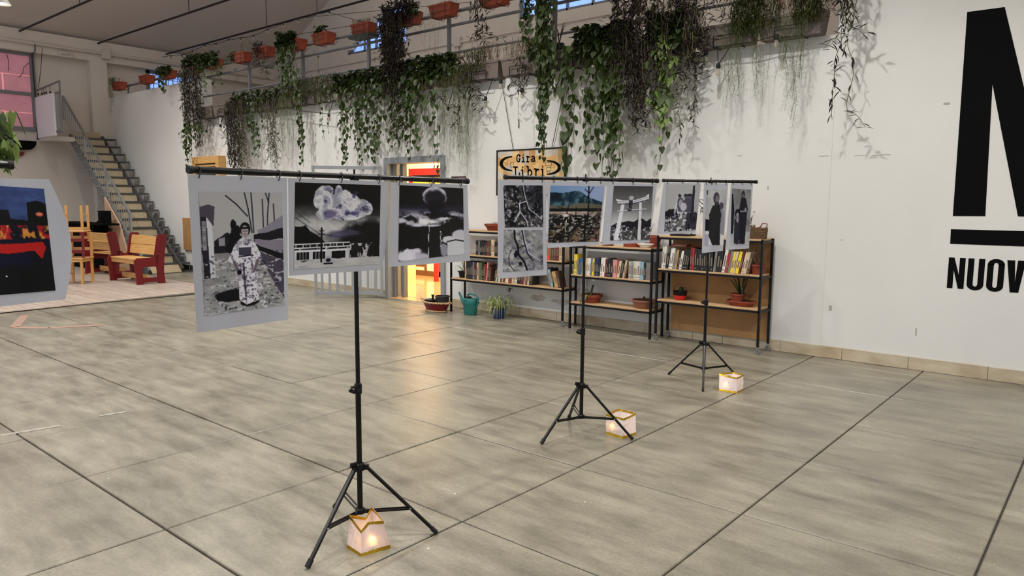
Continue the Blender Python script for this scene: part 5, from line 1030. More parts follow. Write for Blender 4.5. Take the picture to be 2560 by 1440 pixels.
# ---- spider plant
m_spider = mat('pale_striped_leaf', rgb(196, 200, 140), .45, col2=rgb(120, 142, 74), scale=30, trans=.3, objvar=.15)
c = Vector((-6.20, 7.07, .001)); t = pot('spider_plant', c, .09, .075, .125, mat('navy_pot', rgb(24, 40, 96), .35), 'spider plant in a navy blue pot with hoop handle, on the floor', 'plant', rim=.008)
for k in range(110):
    mb = MB(); strap(mb, c+Vector((R.uniform(-.04, .04), R.uniform(-.04, .04), .11)), R.uniform(0, 2*PI), R.uniform(.20, .36), .0085, R.uniform(.35, .85), R.uniform(.45, .95), n=8); mb.build('leaf', m_spider, t)
MB().tube([c+Vector((-.05, .02, .12)), c+Vector((-.03, .02, .22)), c+Vector((.03, .02, .26)), c+Vector((.09, .02, .22)), c+Vector((.13, .0, .12)), c+Vector((.13, -.02, .05))], .007, 8).build('pot_handle', mat('blue_grey_hose', rgb(60, 80, 96), .4), t, smooth=True)
# little leaves hanging below the left bookcase lowest shelf
t = thing('trailing_twig', (-5.98, 7.05, .32), 'small dark leafy twig hanging over the lowest shelf edge of the left bookcase', 'twig')
MB().tube([(-5.98, 7.045, AZ[0]+.06), (-5.98, 7.04, AZ[0]-.02), (-5.96, 7.04, AZ[0]-.07)], .003, 5).build('stem', m_stem, t); mb = MB(); [strap(mb, (-5.97+R.uniform(-.02, .02), 7.04, AZ[0]-.06+R.uniform(-.02, .03)), R.uniform(2.5, 6.6), .07, .014, -.1, .6) for _ in range(9)]; mb.build('leaves', m_purple, t)

# ================================================================ stairs
st = thing('metal_staircase', (-17, 6.9, 0), 'grey open steel staircase rising along the white wall to a landing', 'staircase')
SY0, SY1 = 6.47, 7.36; RX, RZ = .2275, .1819; m_riser = mat('beige_perforated_board', rgb(206, 190, 158), .7, col2=rgb(184, 166, 132), scale=26, trans=.25)
m_dkst = mat('dark_grey_steel', rgb(82, 84, 86), .5, .4, var=.15, scale=10)
def stx(i): return -15.16-RX*(i-1)
def stz(i): return .19+RZ*(i-1)
for i in range(1, 17):
    x, z = stx(i), stz(i)
    MB().cbox(x-.27, SY0, z-.035, x, SY1, z, .004).build('tread', m_dkst, st)
    MB().add([(x-.215, SY0+.03, z), (x-.215, 7.10, z), (x-RX-.03, 7.10, z+RZ-.035), (x-RX-.03, SY0+.03, z+RZ-.035), (x-.225, SY0+.03, z), (x-.225, 7.10, z), (x-RX-.04, 7.10, z+RZ-.035), (x-RX-.04, SY0+.03, z+RZ-.035)], [(0,1,2,3),(7,6,5,4),(0,4,5,1),(1,5,6,2),(2,6,7,3),(3,7,4,0)]).build('riser_board', m_riser, st)
    b = MB().bar((x-.02, SY1-.01, z-.035), (x-.02, SY1-.01, z-RZ*.95), .012).bar((x-.02, SY1-.01, z-RZ*.95), (x-.24, SY1-.01, z-RZ*.95), .012); b.build('tread_bracket', m_grey, st); MB().bar((x-.13, 7.15, z-.035), (x-.13, 7.15, z-RZ*.7), .02).build('bracket_post', m_grey, st)
x, z = -15.0, .0
MB().add([(x, SY0+.03, .012), (x, 7.10, .012), (x-.16, 7.10, .155), (x-.16, SY0+.03, .155), (x-.01, SY0+.03, .012), (x-.01, 7.10, .012), (x-.17, 7.10, .155), (x-.17, SY0+.03, .155)], [(0,1,2,3),(7,6,5,4),(0,4,5,1),(1,5,6,2),(2,6,7,3),(3,7,4,0)]).build('riser_board', m_riser, st)
MB().box(-15.2, SY0-.02, 0, -14.95, SY1, .012).build('base_plate', m_dkst, st)
for yy, nm in ((SY0-.02, 'stringer'), (7.13, 'stringer')):
    s = MB(); s.bar((-15.05, yy, .03), (stx(16)-.25, yy, stz(16)-.02+.03), .045, .15, up=(.62, 0, .78)); s.build(nm, m_grey if yy < 7 else m_dkst, st)
for i in range(1, 17): MB().bar((stx(i)-.25, SY0-.045, stz(i)-.05), (stx(i)+.0, SY0-.045, stz(i)-.05), .02, .025).build('stringer_bracket', m_galv, st)
HR = [(-15.78, SY0-.02, 1.20), (-19.1, SY0-.02, 3.86)]
MB().bar(HR[0], HR[1], .035, .035).build('handrail', m_galv, st); n = 30
for i in range(n+1):
    t_ = i/n; x = HR[0][0]+(HR[1][0]-HR[0][0])*t_; zt = HR[0][2]+(HR[1][2]-HR[0][2])*t_; zb = .05+(-15.05-x)*RZ/RX+.03
    big = i in (0, 10, 20, 30); MB().bar((x, SY0-.02, zb if i else zb-.25), (x, SY0-.02, zt), .036 if big else .013).build('railing_post' if big else 'baluster', m_galv, st)
# landing with white panel
la = thing('landing_guard', (-18.6, 5.9, 2.8), 'white panel guarding the small landing at the head of the stairs', 'guard')
MB().cbox(EW+.01, 5.88, 2.87, -18.0, 5.92, 3.77, .006).build('white_panel', mat('white_painted_panel', rgb(226, 224, 228), .6), la)
MB().box(EW+.01, 5.92, 2.80, -18.55, 6.46, 2.90).build('landing_floor', m_cream, la)
MB().tube([(EW+.05, 5.93, 3.93), (-17.72, 5.93, 4.0)], .02, 8).tube([(-17.72, 5.93, 4.02), (-17.72, 5.93, 3.0)], .02, 8).build('guard_rail', m_grey, la)
for i in range(3): MB().bar((-17.98+i*.09, 5.93, 2.95), (-17.98+i*.09, 5.93, 3.78), .018).build('baluster', m_galv, la)
MB().box(-18.0, 5.90, 2.93, -17.68, 5.96, 2.98).box(-17.98, 5.915, 3.76, -17.70, 5.945, 3.79).build('edge_rail', m_grey, la)
hg = thing('dangling_lights', (-18.9, 5.95, 3.8), 'tangle of black lamp holders hanging at the landing rail end', 'string lights')
for k in range(5):
    p = Vector(on(1, 5.93, 95+k*7+R.uniform(-2, 2), 222-k*1.5)); MB().tube([p, p+Vector((R.uniform(-.03, .03), 0, -R.uniform(.03, .14)))], .006, 5).build('cable', m_cable, hg); MB().lathe([(.012, 0), (.018, .02), (.016, .05), (.006, .055)], p+Vector((0, 0, -.15)), 8).build('lamp_holder', m_cable, hg)
MB().tube([on(0, EW+.3, 106, 118), on(1, 5.93, 101, 182), on(1, 5.93, 96, 220)], .006, 5).build('cable', m_cable, hg)
# dark boards under the pink window
def wyb(a, b, t): return (t, a, b)
def rboard(px0, px1, pyt, pyb, m, label, off):
    a = on(0, EW+off, px0, pyt); b = on(0, EW+off, px1, pyb); y0, y1 = 3.4, b[1]; zt, zb = a[2], b[2]; r_ = min(.3, (zt-zb)*.95)
    pts = [(y0, zt), (y1, zt)]+[(y1-r_+r_*math.cos(t_), zb+(zt-zb)-(zt-zb)*math.sin(t_)) for t_ in [PI/2*i/8 for i in range(1, 9)]]+[(y0, zb)]
    tag(MB().prism(pts, wyb, EW+off-.05, EW+off).build('rounded_wall_board', m), label, 'board')
rboard(20, 93, 349, 376, m_darkblk, 'black round-ended board on the end wall under the pink window', .12)
rboard(20, 62, 378, 391, m_red, 'red round-ended board below the black one on the end wall', .08)

# ================================================================ benches, chairs, dark furniture
def bench(loc, rz, label, L=1.05):
    t = thing('slatted_bench', loc, label, 'bench', 'red and pine benches', rz=rz)
    def bl(nm, mb, m, **k): return mb.build(nm, m, t, local=True, **k)
    for x in (0, L):
        f = lambda a, b, tt, x=x: (x+tt, a, b); mb = MB()
        mb.prism([(0, 0), (.12, 0), (.11, .10), (.10, .27), (.13, .30), (.10, .46), (.02, .46), (-.03, .41), (-.01, .22)], f, 0, .035)
        mb.prism([(.13, .30), (.34, .30), (.36, .27), (.40, .50), (.31, .50), (.27, .46), (.10, .46)], f, 0, .035)
        mb.prism([(.12, .03), (.38, .03), (.37, .11), (.11, .11)], f, 0, .035)
        mb.prism([(.38, 0), (.50, 0), (.48, .2), (.50, .5), (.56, .84), (.53, .87), (.42, .87), (.39, .84), (.33, .52), (.36, .27), (.37, .11)], f, 0, .035)
        bl('bench_side', mb, m_red)
    for i in range(3): bl('seat_board', MB().cbox(.037, .02+i*.125, .42, L-.002, .138+i*.125, .445, .003), m_pinex)
    for i in range(2):
        z0 = .50+i*.17; y0 = .36+i*.03; mb = MB().cbox(.037, 0, 0, L-.002, .022, .165, .003); mb.xf(Matrix.Translation((0, y0, z0)) @ Matrix.Rotation(-.17, 4, 'X')); bl('back_board', mb, m_pinex)
    bl('back_batten', MB().cbox(.037, .41, .655, L-.002, .435, .675, .003), m_pinex); bl('stretcher', MB().cbox(.037, .20, .06, L-.002, .225, .16, .003), m_pinex); bl('seat_apron', MB().cbox(.037, .03, .35, L-.002, .05, .42, .003), m_pinex)
    return t
bench((-14.20, 5.38, .023), .03, 'right red-sided pine bench, its seat facing the camera')
bench((-14.75, 6.12, .023), PI+.12, 'left red-sided pine bench, turned away and showing its back boards', L=1.0)
# stacked chairs
def chair(loc, rz, flip, backm, label):
    t = thing('pine_chair', loc, label, 'chair', 'stacked pine chairs', rz=rz); Mx = Matrix.Identity(4)
    if flip: Mx = Matrix.Translation((0, 0, .93)) @ Matrix.Rotation(PI, 4, 'X')
    def bl(nm, mb, m): mb.xf(Mx); return mb.build(nm, m, t, local=True)
    bl('seat', MB().cbox(-.2, -.2, .435, .2, .2, .46, .006), m_pinex); bl('seat_frame', MB().box(-.18, -.18, .385, .18, -.16, .435).box(-.18, .16, .385, .18, .18, .435).box(-.18, -.16, .385, -.16, .16, .435).box(.16, -.16, .385, .18, .16, .435), m_pinex)
    for x in (-.17, .17):
        bl('leg', MB().bar((x, -.17, 0), (x, -.17, .435), .036), m_pine); bl('leg', MB().bar((x, .17, 0), (x, .17, .435), .036), m_pine); bl('back_post', MB().bar((x, .18, .46), (x, .20, .90), .036), backm)
        bl('side_stretcher', MB().bar((x, -.17, .16), (x, .17, .16), .018), m_pine)
    for z in (.60, .80): bl('back_rail', MB().bar((-.17, .19, z), (.17, .19, z), .018, .055), backm)
    return t
cp = floor_at(196, 713)
chair((cp[0]-.15, cp[1]+.05, .023), .75, False, m_pine, 'lower pine chair standing on the platform, under the upturned one')
chair((cp[0]-.15, cp[1]+.05, .46), .75+.2, True, m_red, 'upturned pine chair with red back posts resting on the lower chair')
MB().prism([(on(1, 6.38, 262, 528)[0], .02), (on(1, 6.38, 262, 528)[0], 1.55), (on(1, 6.38, 300, 600)[0]+.0, 1.0), (on(1, 6.38, 330, 668)[0], .02)], lambda a, b, t: (a, t, b), 6.38, 6.41).build('under_stair_board', mat('beige_board', rgb(196, 158, 128), .7), st)
bc = thing('black_counter', (-17.2, 7.0-.9, 0), 'low black-topped counter behind the left bench', 'counter'); q = on(1, 6.2, 245, 580)
MB().cbox(q[0]-1.6, 5.95, .96, q[0]+.75, 6.35, 1.0, .004).build('counter_top', m_darkblk, bc); MB().box(q[0]-1.5, 6.0, .02, q[0]+.3, 6.3, .96).build('counter_body', m_darkblk, bc)
p0 = on(1, 6.1, 258, 527); p1 = on(1, 6.1, 238, 577); xr = p0[0]; prof = [(xr, 1.0), (xr, p0[2]), (xr-.20, p0[2])]; nz = 9
for i in range(nz):
    z = p0[2]-.04-(p0[2]-1.1)*i/nz; prof += [(xr-.13-.02*(i % 2), z), (xr-.17, z-.02)]
prof += [(xr-.18, 1.06), (xr-.34, 1.0)]
tag(MB().prism(prof, lambda a, b, t: (a, t, b), 6.05, 6.25).build('black_notched_rack', m_darkblk), 'upright black rack with a notched edge standing on the black counter', 'rack')
# ================================================================ gallery rails
rg = thing('gallery_railing', (-8, W+.03, 3.0), 'grey tubular railing of the gallery with three rails, carrying the terracotta boxes', 'railing')
RY = W+.04
MB().tube([(-18.35, RY, 4.11), (XR, RY, 4.11)], .026, 10).build('rail', m_grey, rg, smooth=True)
MB().tube([(XM, RY, 3.93), (XR, RY, 3.93)], .020, 10).build('rail', m_grey, rg, smooth=True); MB().tube([(XM, RY, 3.56), (XR, RY, 3.56)], .016, 10).build('rail', m_grey, rg, smooth=True)
for px in (622, 757, 922, 1123, 1386, 1690, 2040):
    x = on(1, RY, px, 130)[0]; MB().box(x-.022, RY-.022, 3.0, x+.022, RY+.022, 4.09).build('railing_post', m_grey, rg)
MB().tube([(-18.0, RY+.02, 4.09), (-18.0, RY+.02, 3.92)], .02, 8).tube([(-16.1, RY+.02, 4.09), (-16.1, RY+.02, 3.92)], .02, 8).build('rail_support', m_grey, rg)

# ================================================================ vegetation
HV = [(0, 0, 0), (-.34, -.16, .05), (-.50, .18, .03), (-.36, .62, -.02), (0, 1.12, -.12), (.36, .62, -.02), (.50, .18, .03), (.34, -.16, .05), (0, .40, -.06)]
HF = [(8, 0, 1), (8, 1, 2), (8, 2, 3), (8, 3, 4), (8, 4, 5), (8, 5, 6), (8, 6, 7), (8, 7, 0)]
LV = [(0, 0, 0), (-.11, .30, .02), (-.10, .65, .0), (0, 1.05, -.14), (.10, .65, .0), (.11, .30, .02), (0, .45, -.04)]
LF = [(6, 0, 1), (6, 1, 2), (6, 2, 3), (6, 3, 4), (6, 4, 5), (6, 5, 0)]
FV = [(0, 0, 0), (-.07, .5, 0), (0, 1, 0), (.07, .5, 0)]; FF = [(0, 1, 2), (0, 2, 3)]
leaf_me = bpy.data.meshes.new('leaf'); leaf_me.from_pydata([(x, y, z) for x, y, z in HV], [], HF); leaf_me.materials.append(m_leaf)
leaf_me2 = bpy.data.meshes.new('leaf'); leaf_me2.from_pydata([(x*.9, y, z+.1*x*x) for x, y, z in HV], [], HF); leaf_me2.materials.append(m_leafb)
def lmat(p, az, pitch, roll, s):
    """leaf along +Y, pitched down"""
    return Matrix.Translation(p) @ Matrix.Rotation(az, 4, 'Z') @ Matrix.Rotation(pitch, 4, 'X') @ Matrix.Rotation(roll, 4, 'Y') @ Matrix.Diagonal((s, s, s, 1))
def addleaf(mb, V, F, Mx):
    n = len(mb.v); mb.v += [tuple(Mx @ Vector(v)) for v in V]; mb.f += [tuple(i+n for i in f) for f in F]; mb.m += [0]*len(F)
NLEAF = [0]
def strand_pts(x, y, z0, z1, rr, sway=.02, step=.06):
    n = max(3, int((z0-z1)/step)); px_ = 0; pts = []
    ph = rr.uniform(0, 6); bulge = rr.uniform(.02, .07)
    for i in range(n+1):
        t = i/n; px_ += rr.uniform(-sway, sway)*.7; pts.append(Vector((x+px_*min(1, t*4)+.015*math.sin(ph+t*6), y-bulge*math.sin(PI*min(1, t*2.2)/1.0)*.6*(t < .9)+rr.uniform(-.004, .004), z0+(z1-z0)*t)))
    return pts
def pothos(par, x, y, z0, z1, rr, size=.062, gap=.055, single=True, pale=False, stems=None, spread=.05):
    pts = strand_pts(x, y, z0, z1, rr); stems.tube(pts, .0035, 4, cap=False); fol = MB(); L = z0-z1; k = 0.0; side = 1
    while k < L:
        t = k/L*(len(pts)-1); i = min(int(t), len(pts)-2); p = pts[i].lerp(pts[i+1], t-i); side = -side; az = PI+rr.uniform(-1.4, 1.4)+side*.7
        s = size*rr.uniform(.55, 1.25)*(1 if k < L*.85 else .7); off = Vector((side*rr.uniform(.01, spread), rr.uniform(-.035, .0), rr.uniform(-.01, .02))); q = p+off
        stems.add([tuple(p), tuple(p+Vector((0, 0, .003))), tuple(q)], [(0, 1, 2)]); Mx = lmat(q, az, -rr.uniform(.9, 1.45), rr.uniform(-.5, .5), s)
        if single:
            o = bpy.data.objects.new('leaf', leaf_me2 if pale and rr.random() < .6 else leaf_me); COL.objects.link(o); o.parent = par; o.matrix_local = Matrix.Translation(-ORG[par.name]) @ Mx; NLEAF[0] += 1
        else: addleaf(par_fol[par.name], HV, HF, Mx)
        k += gap*rr.uniform(.6, 1.4)
par_fol = {}
def purple(fol, x, y, z0, z1, rr, size=.10, gap=.016, spread=.5, stems=None, branch=True):
    pts = strand_pts(x, y, z0, z1, rr, sway=.03); stems.tube(pts, .003, 4, cap=False); L = z0-z1; k = 0
    while k < L:
        t = k/L*(len(pts)-1); i = min(int(t), len(pts)-2); p = pts[i].lerp(pts[i+1], t-i); s = size*rr.uniform(.45, 1.0)
        addleaf(fol, LV, LF, lmat(p, rr.uniform(0, 2*PI), rr.choice([-1, -1, 1])*rr.uniform(.3, 1.3), rr.uniform(-.6, .6), s)); k += gap*rr.uniform(.4, 1.6)
    if branch and L > .3:
        for b in range(rr.randint(1, 3)):
            i = rr.randint(1, len(pts)-1); p = pts[i]; q = [p]; dx = rr.choice([-1, 1])*rr.uniform(.02, .05)
            for j in range(rr.randint(3, 6)): p = p+Vector((dx, rr.uniform(-.01, .01), rr.uniform(-.05, .012))); q.append(p)
            stems.tube(q, .0025, 4, cap=False)
            for u in q[1:]:
                for _ in range(2): addleaf(fol, LV, LF, lmat(u, rr.choice([PI/2, -PI/2])+rr.uniform(-.5, .5), rr.uniform(-.9, .6), 0, size*rr.uniform(.6, 1)))
def fern(fol, x, y, z0, z1, rr, width=.06, dens=1.0, stems=None, s=.016):
    pts = strand_pts(x, y, z0, z1, rr, sway=.03, step=.08); stems.tube(pts, .0016, 3, cap=False); L = z0-z1; n = int(L*330*dens)
    for _ in range(n):
        t = rr.random()*(len(pts)-1); i = min(int(t), len(pts)-2); p = pts[i].lerp(pts[i+1], t-i)+Vector((rr.gauss(0, width*.5), rr.gauss(0, .02)-.005, rr.uniform(-.03, .03)))
        addleaf(fol, FV, FF, lmat(p, rr.uniform(0, 6.28), rr.uniform(-1.4, .6), 0, s*rr.uniform(.7, 1.7)))
def mound(fol, x0, x1, y, z, rr, kind, n, h=.10, d=.10, size=.07):
    for _ in range(n):
        p = Vector((rr.uniform(x0, x1), y+rr.uniform(-d, d*.4), z+rr.uniform(-h*.7, h)))
        if kind == 'heart': addleaf(fol, HV, HF, lmat(p, PI+rr.uniform(-1.5, 1.5), rr.uniform(-1.4, .3), rr.uniform(-.6, .6), size*rr.uniform(.7, 1.3)))
        elif kind == 'lance': addleaf(fol, LV, LF, lmat(p, rr.uniform(0, 6.28), rr.uniform(-1.2, 1.3), 0, size*rr.uniform(.8, 1.5)))
        else: addleaf(fol, FV, FF, lmat(p, rr.uniform(0, 6.28), rr.uniform(-1.3, 1.3), 0, size*rr.uniform(.6, 1.4)))
def twigs(mb, x0, x1, y, z, rr, n, h):
    for _ in range(n):
        p = Vector((rr.uniform(x0, x1), y+rr.uniform(-.05, .05), z)); pts = [p]; dx = rr.uniform(-.02, .02)
        for j in range(4): p = p+Vector((dx+rr.uniform(-.015, .015), rr.uniform(-.01, .01), h/4*rr.uniform(.5, 1.2))); pts.append(p)
        mb.tube(pts, .0018, 3, cap=False)
        for u in pts[1:]:
            for _ in range(3): addleaf(mb, FV, FF, lmat(u, rr.uniform(0, 6.28), rr.uniform(-.4, 1.2), 0, .035))

# ---- troughs on the wall top
TY = 7.33; TZ0, TZ1 = 3.102, 3.315; PLY = 7.17
PITCH = .672; tx0 = -6.66-PITCH*12+.33; troughs = []
ORDL = ORD
while tx0 > XM-.1+PITCH: tx0 -= PITCH
tr_x = []; x = tx0
while x+.62 < XR+.02:
    if x > XM-.02: tr_x.append((x, x+.63))
    x += PITCH
def find_trough(x):
    return min(range(len(tr_x)), key=lambda i: abs((tr_x[i][0]+tr_x[i][1])/2-x))
tdat = []
for i, (a, b) in enumerate(tr_x):
    t = thing('trough_planter', ((a+b)/2, TY, TZ0), '', 'planter', 'taupe plastic troughs along the wall top'); tdat.append(t)
    def fr(px_, py_, pz_): return (px_, py_, pz_)
    ins = .025; m = MB(); z0, z1 = TZ0, TZ1; yf, yb = 7.235, 7.425
    m.add([(a+ins, yf+.02, z0), (b-ins, yf+.02, z0), (b-ins, yb-.02, z0), (a+ins, yb-.02, z0), (a, yf, z1), (b, yf, z1), (b, yb, z1), (a, yb, z1), (a+.012, yf+.012, z1), (b-.012, yf+.012, z1), (b-.012, yb-.012, z1), (a+.012, yb-.012, z1), (a+.012, yf+.02, z1-.05), (b-.012, yf+.02, z1-.05), (b-.012, yb-.02, z1-.05), (a+.012, yb-.02, z1-.05)],
          [(0,3,2,1),(0,1,5,4),(1,2,6,5),(2,3,7,6),(3,0,4,7),(4,5,9,8),(5,6,10,9),(6,7,11,10),(7,4,8,11),(8,9,13,12),(9,10,14,13),(10,11,15,14),(11,8,12,15)])
    m.box(a-.004, yf-.006, z1-.022, b+.004, yf, z1+.003); m.build('trough_body', m_trough, t)
    MB().box(a+.02, yf+.025, z1-.06, b-.02, yb-.025, z1-.035).build('soil', m_soil, t)
    c = (a+b)/2+R.uniform(-.05, .05); bk = MB().bar((c-.13, 7.215, z0-.01), (c-.13, 7.215, z0+.10), .008).bar((c+.13, 7.215, z0-.01), (c+.13, 7.215, z0+.10), .008).bar((c-.13, 7.215, z0+.10), (c+.13, 7.215, z0+.10), .008).bar((c-.13, 7.215, z0-.008), (c+.13, 7.215, z0-.008), .008)
    for s in (-1, 1): bk.bar((c+s*.13, 7.215, z0-.008), (c+s*.13, W-.0, z0-.008), .008)
    bk.build('wire_bracket', m_iron, t)
# ---- terracotta boxes on the top rail
rail_px = [(297, 'sparse', 'leftmost terracotta box on the gallery rail, trailing pale fern past the pier'), (367, 'none', 'bare terracotta box in front of the barred blue window'), (420, 'mix', 'terracotta box with leafy mound at the right edge of the barred window'),
           (489, 'big', 'rail box with the long dark and green trailing curtain above the bar end'), (534, 'green', 'rail box covered in green leaves just right of the long dark curtain'), (604, 'twig', 'terracotta box with a few upright sprigs, left of the dark trailing plant'), (660, 'purp', 'terracotta box with a short dark trailing plant'),
           (738, 'pothos', 'rail box with a bushy green vine hanging to the troughs'), (808, 'one', 'terracotta box with one thin vine, right of the bushy green vine'), (908, 'dry', 'terracotta box over a dark green tray with dry stalks'), (1020, 'purpbig', 'rail box with the dense dark purple column in front of the arched window'),
           (1108, 'bare', 'nearly bare bright terracotta box right of the arched window'), (1235, 'purp2', 'terracotta box cut by the top of the photo with short dark sprigs'), (1335, 'vine2', 'box above the photo edge with a thin green vine'), (1378, 'vinebig', 'box above the photo edge with the longest green vine column'),
           (1600, 'purpwide', 'box above the photo edge with the widest dark purple curtain'), (1712, 'purp3', 'box above the photo edge with a thinner dark curtain, right of the widest'), (1800, 'purp4', 'box above the photo edge with short dark curls'), (2108, 'last', 'box at the right end of the rail, trailing one long black-leaved vine')]
rail = {}
for (px, kind, lab) in rail_px:
    x = on(1, 7.25, px, {297: 215, 367: 205, 420: 190, 489: 165, 534: 155, 604: 150, 660: 130, 738: 112, 808: 102, 908: 75, 1020: 47, 1108: 35, 1235: 10}.get(px, 200 if px == 1335 else 150))[0]
    if px == 1378: x += .12
    t = thing('rail_flower_box', (x, 7.26, 4.0), lab+'', 'planter', 'terracotta boxes hung on the gallery rail'); rail[px] = (t, x)
    w, z0, z1, yf, yb = .21, 4.0, 4.165, 7.17, 7.355; wb_ = w-.03
    if px == 1378: w, wb_ = .16, .14
    m = MB().add([(x-wb_, yf+.02, z0), (x+wb_, yf+.02, z0), (x+wb_, yb-.02, z0), (x-wb_, yb-.02, z0), (x-w, yf, z1), (x+w, yf, z1), (x+w, yb, z1), (x-w, yb, z1), (x-w+.014, yf+.014, z1), (x+w-.014, yf+.014, z1), (x+w-.014, yb-.014, z1), (x-w+.014, yb-.014, z1), (x-w+.02, yf+.02, z1-.04), (x+w-.02, yf+.02, z1-.04), (x+w-.02, yb-.02, z1-.04), (x-w+.02, yb-.02, z1-.04)],
          [(0,3,2,1),(0,1,5,4),(1,2,6,5),(2,3,7,6),(3,0,4,7),(4,5,9,8),(5,6,10,9),(6,7,11,10),(7,4,8,11),(8,9,13,12),(9,10,14,13),(10,11,15,14),(11,8,12,15)])
    m.box(x-w-.004, yf-.006, z1-.024, x+w+.004, yf, z1+.003); m.build('box_body', m_terra, t)
    MB().box(x-w+.025, yf+.025, z1-.05, x+w-.025, yb-.025, z1-.028).build('soil', m_soil, t)
    bk = MB()
    for s in (-1, 1): bk.tube([(x+s*.12, RY, 4.15), (x+s*.12, yf-.01, 4.12), (x+s*.12, yf-.01, z0-.008), (x+s*.12, yb+.02, z0-.008), (x+s*.12, RY, 4.06)], .004, 5)
    bk.tube([(x-.2, yf-.012, z0+.05), (x+.2, yf-.012, z0+.05)], .004, 5); bk.build('wire_hanger', m_iron, t)
    if px == 908: MB().box(x-.24, 7.15, 3.955, x+.24, 7.36, 3.997).build('drip_tray', mat('dark_green_plastic', rgb(26, 44, 40), .5), t)
class Plant:
    def __init__(s, t, seed): s.t = t; s.r = random.Random(seed); s.stem = MB(); s.g = MB(); s.p = MB(); s.f = MB(); s.o = MB(); s.d = MB()
    def done(s):
        for nm, mb, m, kd in (('stems', s.stem, m_stem, 0), ('foliage', s.g, m_leafm, 1), ('dark_foliage', s.p, m_purple, 1), ('fern_foliage', s.f, m_fern, 1), ('olive_foliage', s.o, m_olive, 1), ('dry_twigs', s.d, m_dry, 1)):
            if mb.v:
                o = mb.build(nm, m, s.t, recalc=False); o['kind'] = 'stuff'
XP = lambda px, py: on(1, PLY, px, py)[0]
ZP = lambda px, py: on(1, PLY, px, py)[2]
P = {}
def RP(px): 
    if ('r', px) not in P: P[('r', px)] = Plant(rail[px][0], px)
    return P[('r', px)], rail[px][1]
def TPl(x):
    i = find_trough(x)
    if ('t', i) not in P: P[('t', i)] = Plant(tdat[i], 1000+i)
    return P[('t', i)]
ZR, ZT = 4.15, 3.31
# rail plants
q, x = RP(297); mound(q.f, x-.30, x-.02, 7.2, 4.19, q.r, 'f', 500, .07, .07, .05); [fern(q.f, x-.30+.022*i, 7.16, 4.15, q.r.uniform(3.45, 3.85), q.r, .05, .6, q.stem, .022) for i in range(9)]; twigs(q.d, x-.1, x+.2, 7.25, 4.14, q.r, 6, .12)
q, x = RP(367); twigs(q.d, x-.05, x+.05, 7.25, 4.14, q.r, 3, .06)
q, x = RP(420); mound(q.g, x-.25, x+.25, 7.2, 4.15, q.r, 'heart', 150, .09, .09, .06); [pothos(q.t, x-.05+.05*i, 7.15, 4.05, 3.74-.03*i, q.r, single=True, stems=q.stem) for i in range(3)]
q, x = RP(489)
mound(q.g, x-.28, x+.28, 7.2, 4.20, q.r, 'heart', 240, .12, .1, .06)
for i in range(34): purple(q.p, x-.36+.021*i, 7.14+q.r.uniform(-.05, .03), 4.1, q.r.uniform(2.55, 3.3), q.r, .085, .02, stems=q.stem)
for (px, py) in ((470, 300), (474, 372), (478, 413), (482, 408), (487, 395), (495, 360), (501, 330), (508, 340), (515, 345)): pothos(q.t, XP(px, py), 7.12, 3.0, ZP(px, py), q.r, .06, .05, stems=q.stem)
q, x = RP(534); mound(q.g, x-.33, x+.28, 7.2, 4.14, q.r, 'heart', 300, .14, .1, .065); [pothos(q.t, XP(px, py), 7.14, 4.0, ZP(px, py), q.r, .06, .05, stems=q.stem) for (px, py) in ((512, 215), (520, 232), (541, 222), (552, 205), (559, 215))]
q, x = RP(604); twigs(q.d, x-.1, x+.25, 7.25, 4.14, q.r, 8, .22); mound(q.g, x-.3, x-.12, 7.2, 4.13, q.r, 'heart', 30, .08, .05, .06); purple(q.p, XP(592, 205), 7.15, 3.9, ZP(592, 205), q.r, .07, .05, stems=q.stem, branch=False)
q, x = RP(660); mound(q.p, x-.22, x+.1, 7.19, 4.13, q.r, 'lance', 160, .12, .08, .06); [purple(q.p, XP(px, py), 7.15, 4.05, ZP(px, py), q.r, .07, .02, stems=q.stem) for (px, py) in ((650, 165), (655, 175), (662, 182), (668, 187), (640, 160), (645, 168))]
q, x = RP(738); mound(q.g, x-.36, x+.1, 7.19, 4.16, q.r, 'heart', 260, .14, .09, .07); [pothos(q.t, XP(px, py), 7.14, 4.1, ZP(px, py), q.r, .07, .042, stems=q.stem) for (px, py) in ((708, 215), (713, 232), (718, 236), (724, 240), (729, 225), (735, 222), (741, 232), (747, 205))]
q, x = RP(808); mound(q.g, x-.12, x+.12, 7.22, 4.22, q.r, 'heart', 26, .07, .05, .07); pothos(q.t, XP(799, 195), 7.15, 4.1, ZP(799, 195), q.r, .05, .1, stems=q.stem)
q, x = RP(908); twigs(q.d, x-.2, x+.2, 7.25, 4.14, q.r, 40, .10); [purple(q.p, XP(px, py), 7.15, 4.05, ZP(px, py), q.r, .06, .03, stems=q.stem) for (px, py) in ((893, 112), (905, 120), (912, 110))]
q, x = RP(1020); mound(q.p, x-.45, x+.25, 7.19, 4.17, q.r, 'lance', 520, .14, .1, .09)
for i in range(40):
    px = 966+q.r.random()*46; purple(q.p, XP(px, 200), 7.15+q.r.uniform(-.06, .03), 4.15, q.r.uniform(3.25, 3.6) if i % 5 else q.r.uniform(2.75, 3.1), q.r, .095, .017, stems=q.stem)
for (px, py) in ((988, 330), (996, 345), (1004, 320)): purple(q.p, XP(px, py), 7.12, 3.3, ZP(px, py), q.r, .10, .03, stems=q.stem)
mound(q.g, x+.0, x+.3, 7.2, 4.17, q.r, 'heart', 60, .08, .08, .06)
